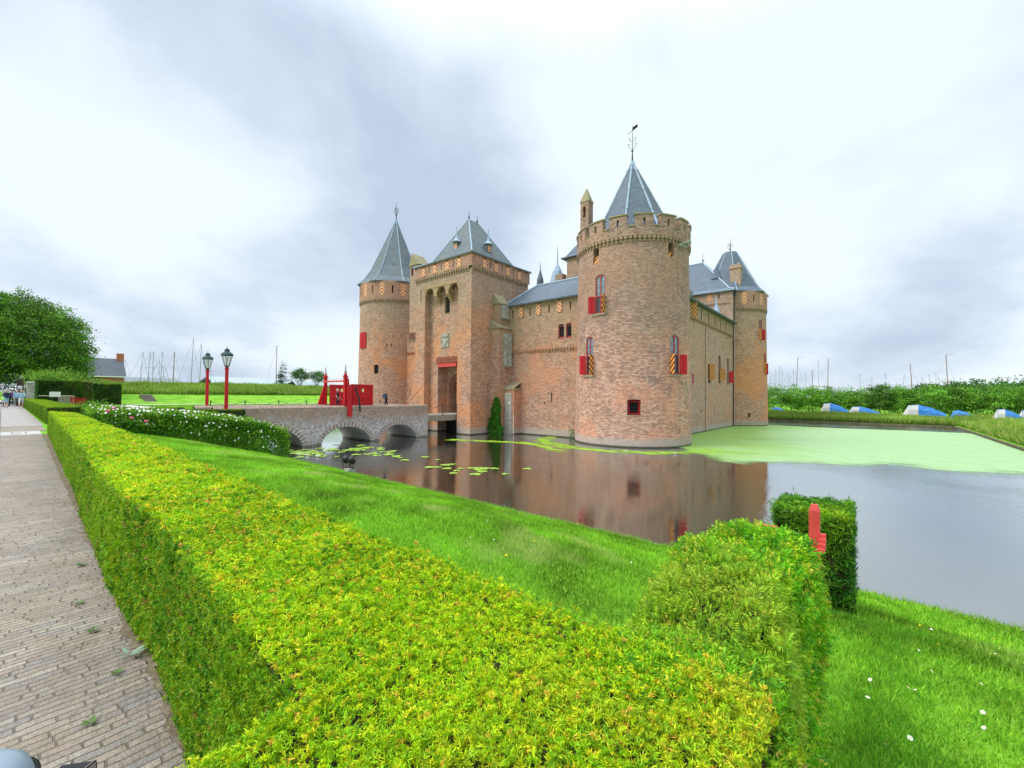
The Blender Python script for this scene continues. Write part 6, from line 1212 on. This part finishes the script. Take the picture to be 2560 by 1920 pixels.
LB = [(23.5, 12.6, .7, .08, 'leftmost of the masts right of the brick house, raked to the right'), (25.0, 12.8, .45, .09, 'second tall grey mast right of the brick house'), (25.9, 12.75, 0, .10, 'grey mast with radar in the close pair right of the brick house'), (27.8, 13.2, .4, .09, 'grey mast behind the steps on the left bank'), (27.3, 10.5, 0, .06, 'short thin mast between the close pair and the raked one'), (28.6, 9.2, 0, .05, 'shortest thin mast above the steps'), (34.5, 17.2, .5, .11, 'tallest grey mast left of the lamp posts'), (36.3, 15.9, .3, .11, 'tall dark mast just left of the red lamp posts'), (20.6, 10.2, 0, .05, 'thin white pole beside the gable of the brick house'), (39.1, 8.6, .1, .06, 'short mast between the two lamp posts')]
for i, (y, zt, ln, r_, lb) in enumerate(LB): boat(-150+((i*37) % 5)*.6, y, zt, ln, ALU, 'sailing boat, '+lb, 'sailing boats in the left harbour', r_*1.15)
boat(-150, 30.7, 13.2, .25, BRM, 'old wooden boat with a brown stepped mast above the left bank', 'sailing boats in the left harbour', .15); boat(-150, 57.9, 17.3, 0, BRM, 'boat with a lone brown mast and curled top left of the fir tree', 'sailing boats in the left harbour', .14, pennant=-1.0, spreader=False)
RB = [(-26.3, 11.8, -.2, 0), (-25.0, 11.5, 0, 0), (-23.9, 12.6, .1, 0), (-23.2, 11.8, .2, 0), (-20.9, 10.4, -.3, 0), (-19.6, 11.5, -.2, 0), (-19.0, 15.1, .45, 1.6), (-16.4, 10.1, -.1, 0), (-14.5, 10.8, -.1, .8), (-12.8, 14.2, -.2, 0), (-10.6, 14.3, .25, 1.3), (-2.2, 9.3, -.4, 0), (.4, 8.3, -.1, 0), (3.4, 9.6, 0, 0), (9.4, 11.8, -.5, .01), (7.0, 8.9, .6, 0), (11.6, 8.1, -.2, 0), (13.0, 8.9, -.2, 0), (14.2, 9.3, 0, 0), (14.9, 7.8, -.1, 0), (16.7, 14.2, -.45, 2.0), (16.0, 7.5, 0, 0), (17.2, 7.5, 0, 0)]
HT = ['nearest the tower', 'second from the tower', 'third from the tower', 'fourth from the tower', 'short, fifth along', 'sixth along', 'tallest there', 'low, past the tallest', 'low with little hook', 'plain and tall', 'second tallest hook', 'left one', 'shortest', 'above the wide tent', 'leaning left', 'raked to the right', 'low and thin', 'between two low ones', 'slightly higher', 'tiny', 'by the tallest hooked one', 'left of the last', 'last one']
for i, (x, zt, ln, pn) in enumerate(RB):
    near = 'right of the far tower' if x < -15 else 'over the middle bushes' if x < 6 else 'over the right thicket'
    kd = 'brown mast with a bent pennant pole' if pn > .5 else 'thick brown mast' if pn else 'thin grey mast'
    boat(x, 170, zt, ln, BRM if pn else ALU, f'{kd} {near}, {HT[i]}', 'sailing boats behind the right bushes', .13 if pn else .075, pennant=pn if pn > .5 else 0, spreader=False, zb=0, swap=True)
# ------------------------------------------------------------------ right bank bushes, thicket, tents
BG = [(.14, .36, .03), (.20, .44, .04), (.08, .24, .02), (.28, .50, .06)]
bxs = [(-14.3, 4.3, 2.6), (-11.6, 4.1, 2.2), (-8.9, 3.9, 2.4), (-6.4, 3.9, 2.0), (-4.1, 3.6, 2.0), (-1.6, 3.7, 2.2), (1.2, 4.2, 1.8), (3.4, 4.0, 1.7), (5.4, 3.9, 2.0), (7.6, 3.9, 2.2), (9.8, 3.8, 2.0), (12.0, 3.9, 2.2), (14.4, 3.8, 2.3), (16.9, 3.8, 2.2), (19.5, 3.8, 2.4), (22, 3.9, 2.5)]
for i, (x, ht_, rx) in enumerate(bxs):
    z0 = -1.1; y = 95.5+((i*7) % 3)*.8
    nm = ['first bush beside the far round tower', 'bright bush behind the leftmost tent', 'rounded bush left of the first white blue tent', 'loose bush behind the first white blue tent', 'bush between the two left tents', 'bush over the second white blue tent', 'upright twiggy bush left of the wide tent', 'bush just behind the left end of the wide tent', 'darker bush over the wide tent', 'bush between the wide tent and small blue tent', 'bush over the small blue tent', 'bush right of the small blue tent', 'bush left of the far right tents', 'bush over the far right tents', 'rightmost bush at the picture edge', 'bush beyond the right picture edge'][i]
    tree('bush', (x, y, z0), ht_+1, crown_blobs(x, y, z0+(ht_+1)*.45, rx*1.25, (ht_+1)*.62, 12, i)+[(x+k_*.5, y, z0+ht_+.5, .25, .25, .6) for k_ in (-2, 0, 1.6)], 7000, .20, [BG, [(.07, .2, .02), (.11, .26, .02), (.05, .14, .015), (.16, .32, .03)]][i in (6, 8, 10)], [3, 3, 2, 1.5], nm, 'bushes on the camping field', trunk=.08, cat='bush')
for i, (x, zt, rx) in enumerate(((9.5, 5.0, 4.2), (14, 5.8, 4.6), (19, 5.6, 4.8), (24, 6.4, 5.0), (30, 6.0, 6))):
    tree('thicket_tree', (x, 122, 0), 5, crown_blobs(x, 122, zt*.52, rx, zt*.52, 9, 40+i), 6000, .32, [(.05, .15, .03), (.08, .20, .04), (.12, .24, .05)], [3, 3, 1], ['dark thicket tree at its left end on the right skyline', 'second dark thicket tree on the right skyline', 'middle dark thicket tree on the right skyline', 'tall dark thicket tree near the right picture edge', 'dark thicket tree at the right picture edge'][i], 'dark thicket on the right skyline', trunk=.12)
BLU = mat('blue_tent_fabric', (.03, .17, .52), .6, noise=(2, (.06, .24, .60), .4, .6)); WHT = mat('white_tent_fabric', (.50, .50, .49), .7)
def tent(x, y, w_, ht_, label, white=True):
    """tunnel tent: tall porch end at the left, sloping tail at the right, pale front panels"""
    z = float(h(x, y))-.05; tn = empty('tent', (x, y, z), label=label, cat='tent', group='blue and white tents on the camping field'); n = 8; rows = []
    for sx, sy, sz in ((-.34, .95, .96), (-.12, 1.1, 1.0), (.16, 1.0, .80), (.5, .8, .34)):
        rows.append([(x+w_*sx-.08*math.cos(math.pi*i/n), y-1.15*sy*math.cos(math.pi*i/n), z+ht_*sz*min(1, 1.25*math.sin(math.pi*i/n)**.7)) for i in range(n+1)])
    m = MB()
    for a, b in zip(rows[:-1], rows[1:]):
        for i in range(n): m.face([a[i], a[i+1], b[i+1], b[i]])
    m.face(rows[-1]); m.build('tent_body', BLU, tn); m = MB(); pk = (x-w_*.5, y, z)
    lo = [(x-w_*.52, y-.7, z), (x-w_*.52, y+.7, z)]; m.face([rows[0][0], rows[0][2], rows[0][4], lo[0]]); m.face([rows[0][4], rows[0][6], rows[0][8], lo[1]]); m.face([lo[0], rows[0][4], lo[1]]); m.build('tent_end', WHT if white else BLU, tn)
    if white:
        m = MB(); a, b = rows[0], rows[1]; o_ = lambda p: (p[0], p[1]-.05, p[2]); f = lambda k: tuple(b[k][i]*1.0 for i in range(3))
        m.face([o_(a[0]), o_(f(0)), o_(f(1)), o_(a[1])]); m.face([o_(a[1]), o_(f(1)), o_(f(2)), o_(a[2])]); m.build('tent_panel', WHT, tn)
    m = MB(); m.path([(p[0], p[1], p[2]+.01) for p in rows[1]], .035, 5); m.build('pole_sleeve', WHT if white else BLU, tn)
tent(-13.0, 91.5, 2.2, 1.1, 'small blue tent beside the far round tower', False); tent(-4.8, 91.5, 4.0, 2.0, 'blue and white tent, first one right of the castle in full view'); tent(-.9, 91.2, 4.2, 1.5, 'blue and white tent with low sloping tail, second from the castle')
tent(6.2, 90.8, 4.9, 1.95, 'widest blue tent with white front in the middle of the row'); tent(10.4, 91.5, 2.6, 1.2, 'small plain blue tent right of the widest one', False); tent(14.6, 90.0, 2.8, 1.6, 'pale tent with blue ridge, left of the far right pair'); tent(17.0, 90.0, 3.2, 1.5, 'rightmost blue and white tent cut by the picture edge')

# ------------------------------------------------------------------ people
SKIN = mat('skin', (.62, .38, .28), .6)
def person(loc, face_deg, label, top, bottom, hair, shorts=False, stride=.18, arm=.2, bare_arms=False, shoes=(.05, .05, .05), lean=0., hand_to_mid=False):
    t = empty('person'); zc = {}; J = dict(pel=(0, 0, .95), wai=(0, -lean*.3, 1.12), che=(0, -lean*.6, 1.32), nek=(0, -lean, 1.47), hd=(0, -lean-.01, 1.56), hdt=(0, -lean-.015, 1.72),
        hl=(-.10, 0, .90), kl=(-.11, -stride*.55, .50), al=(-.11, -stride*.9, .08), tl=(-.12, -stride*.9-.16, .03), hr=(.10, 0, .90), kr=(.11, stride*.3, .50), ar=(.11, stride*1.1, .10), tr=(.12, stride*1.1-.15, .03),
        sl=(-.19, -lean*.8, 1.42), el=(-.25, arm*.5-lean*.8, 1.14), wl=(-.24, arm*.2-.10-lean*.8, .92), fl=(-.23, arm*.1-.13-lean, .80), sr=(.19, -lean*.8, 1.42), er=(.25, -arm*.2-lean*.8, 1.14), wr=(.23, -arm*.9-.08-lean, .93), fr=(.22, -arm-.12-lean, .81))
    if hand_to_mid: J['wr'] = (.10, -.22-lean, 1.12); J['fr'] = (.03, -.25-lean, 1.14); J['wl'] = (-.10, -.22-lean, 1.10); J['fl'] = (-.03, -.25-lean, 1.12)
    E_ = [('pel', 'wai'), ('wai', 'che'), ('che', 'nek'), ('nek', 'hd'), ('hd', 'hdt'), ('pel', 'hl'), ('hl', 'kl'), ('kl', 'al'), ('al', 'tl'), ('pel', 'hr'), ('hr', 'kr'), ('kr', 'ar'), ('ar', 'tr'), ('che', 'sl'), ('sl', 'el'), ('el', 'wl'), ('wl', 'fl'), ('che', 'sr'), ('sr', 'er'), ('er', 'wr'), ('wr', 'fr')]
    rad = dict(pel=(.16, .12), wai=(.145, .11), che=(.17, .12), nek=(.055, .055), hd=(.085, .10), hdt=(.07, .085), hl=(.095, .095), hr=(.095, .095), kl=(.06, .06), kr=(.06, .06), al=(.042, .042), ar=(.042, .042), tl=(.04, .03), tr=(.04, .03), sl=(.07, .07), sr=(.07, .07), el=(.045, .045), er=(.045, .045), wl=(.03, .03), wr=(.03, .03), fl=(.035, .022), fr=(.035, .022))
    nm = list(J); me = bpy.data.meshes.new('body'); me.from_pydata([J[k] for k in nm], [(nm.index(a), nm.index(b)) for a, b in E_], []); o = bpy.data.objects.new('body', me); COL.objects.link(o)
    md = o.modifiers.new('s', 'SKIN'); 
    for i, k in enumerate(nm): me.skin_vertices[0].data[i].radius = rad[k]; me.skin_vertices[0].data[i].use_root = (k == 'pel')
    o.modifiers.new('ss', 'SUBSURF').levels = 1; bpy.context.view_layer.update(); dg = bpy.context.evaluated_depsgraph_get(); m2 = bpy.data.meshes.new_from_object(o.evaluated_get(dg)); o.modifiers.clear(); o.data = m2
    for mt in (SKIN, top, bottom, mat('shoe_%d' % int(shoes[0]*100), shoes, .6)): m2.materials.append(mt)
    for p in m2.polygons:
        c = p.center; ax = abs(c.x); armz = ax > .185 and c.z < 1.40
        if c.z > 1.46: i = 0
        elif c.z < .10: i = 3
        elif armz: i = 0 if (c.z < .93 or (bare_arms and c.z < 1.22)) else 1
        elif c.z > .97: i = 1
        elif shorts and c.z < .52: i = 0
        else: i = 2
        p.material_index = i
    m2.shade_smooth(); attach(o, t); m = MB(); m.lathe((0, -lean+.02, 1.655), [(.0, -.09), (.085, -.04), (.103, .03), (.085, .09), (0, .115)], 10); m.build('hair', hair, t, smooth=True)
    m = MB(); m.lathe((0, -lean-.105, 1.615), [(0, -.02), (.016, -.01), (0, .025)], 5); m.build('nose', SKIN, t)
    t.location = loc; t.rotation_euler = (0, 0, R(face_deg)); return tag(t, label, 'person')
def cm(n, c): return mat(n, c, .8, noise=(9, tuple(q*.7 for q in c), .4, .7))
# facing 0 = towards -y
person((-34.0, 22.6, .22), 160, 'person with reddish hair and a dark jacket walking over the bridge with a backpack', cm('dark_jacket', (.03, .035, .06)), cm('dark_trousers', (.02, .02, .03)), cm('red_hair', (.30, .12, .05)))
bp_ = MB(); bp_.box(-.16, .16, -.1, .1, -.24, .22); bp_.box(-.12, .12, -.16, -.1, -.2, .06); q = bp_.build('backpack', cm('blue_grey_bag', (.08, .12, .16)), None, bevel=.03); q.location = (-33.98, 22.42, 1.52); q.rotation_euler.z = R(-20); tag(q, 'dark blue grey backpack worn by the person walking over the bridge', 'backpack')
person((-34.0, 17.95, .32), 150, 'person with grey hair in black clothes passing through the red gate', cm('black_shirt', (.02, .02, .022)), cm('black_trousers', (.02, .02, .025)), cm('grey_hair', (.5, .5, .48)), bare_arms=True, stride=.25)
person((-64.2, .28, .02), -80, 'person in navy top and light blue shorts walking at the left edge', cm('navy_top', (.02, .035, .10)), cm('light_blue_shorts', (.30, .50, .68)), cm('grey_hair', (.5, .5, .48)), shorts=True, hand_to_mid=True)
person((-60.6, 1.15, .02), -85, 'person in pale blue jacket and white shorts walking beside the second hedge', cm('pale_blue_top', (.35, .55, .68)), cm('white_shorts', (.72, .74, .76)), cm('pale_hair', (.55, .42, .30)), shorts=True, shoes=(.6, .6, .6), hand_to_mid=True)
person((-68.2, 1.0, .02), 80, 'person in pale blue shirt walking away near the gateway', cm('sky_shirt', (.30, .50, .75)), cm('grey_trousers', (.16, .17, .2)), cm('grey_hair', (.5, .5, .48)))
person((-69.5, .3, .02), 60, 'person in white shirt bending near the gateway', cm('white_shirt', (.75, .75, .78)), cm('dark_trousers', (.02, .02, .03)), cm('grey_hair', (.5, .5, .48)), lean=.18)
person((-71.0, .65, .02), 90, 'person in purple top standing under the tree by the gateway', cm('purple_top', (.20, .05, .22)), cm('dark_trousers', (.02, .02, .03)), cm('dark_hair', (.03, .02, .02)))

# ------------------------------------------------------------------ objects cut by the lower left corner
t = empty('domed_bollard', (-1.393, -.033, 0), label='grey blue domed cap with dark rim at the lower left corner', cat='bollard')
m = MB(); m.lathe((-1.393, -.033, 0), [(.008, .862), (.035, .860), (.065, .850), (.085, .832), (.094, .805)], 32); m.build('domed_cap', mat('grey_blue_plastic', (.24, .30, .36), .3), t, smooth=True)
m = MB(); m.lathe((-1.393, -.033, 0), [(.095, .808), (.102, .804), (.102, .775), (.085, .75)], 32); m.lathe((-1.393, -.033, 0), [(.055, .72), (.055, 0)], 14); m.build('rim_and_post', BLACK, t, smooth=True)
m = MB(); m.box(-.075, .075, -.05, .05, -.12, 0); m.box(.0752, .079, -.052, .052, -.12, .002, 1); o = m.build('black_case', [mat('black_fabric', (.012, .013, .016), .6), mat('case_edge', (.25, .2, .18), .6)], None, bevel=.004); o.location = (-1.262, .098, .842); o.scale = (.46, .5, 1); o.rotation_euler = (R(0), R(-8), R(40)); tag(o, 'black case with thin pale edge at the bottom edge beside the domed cap', 'case')
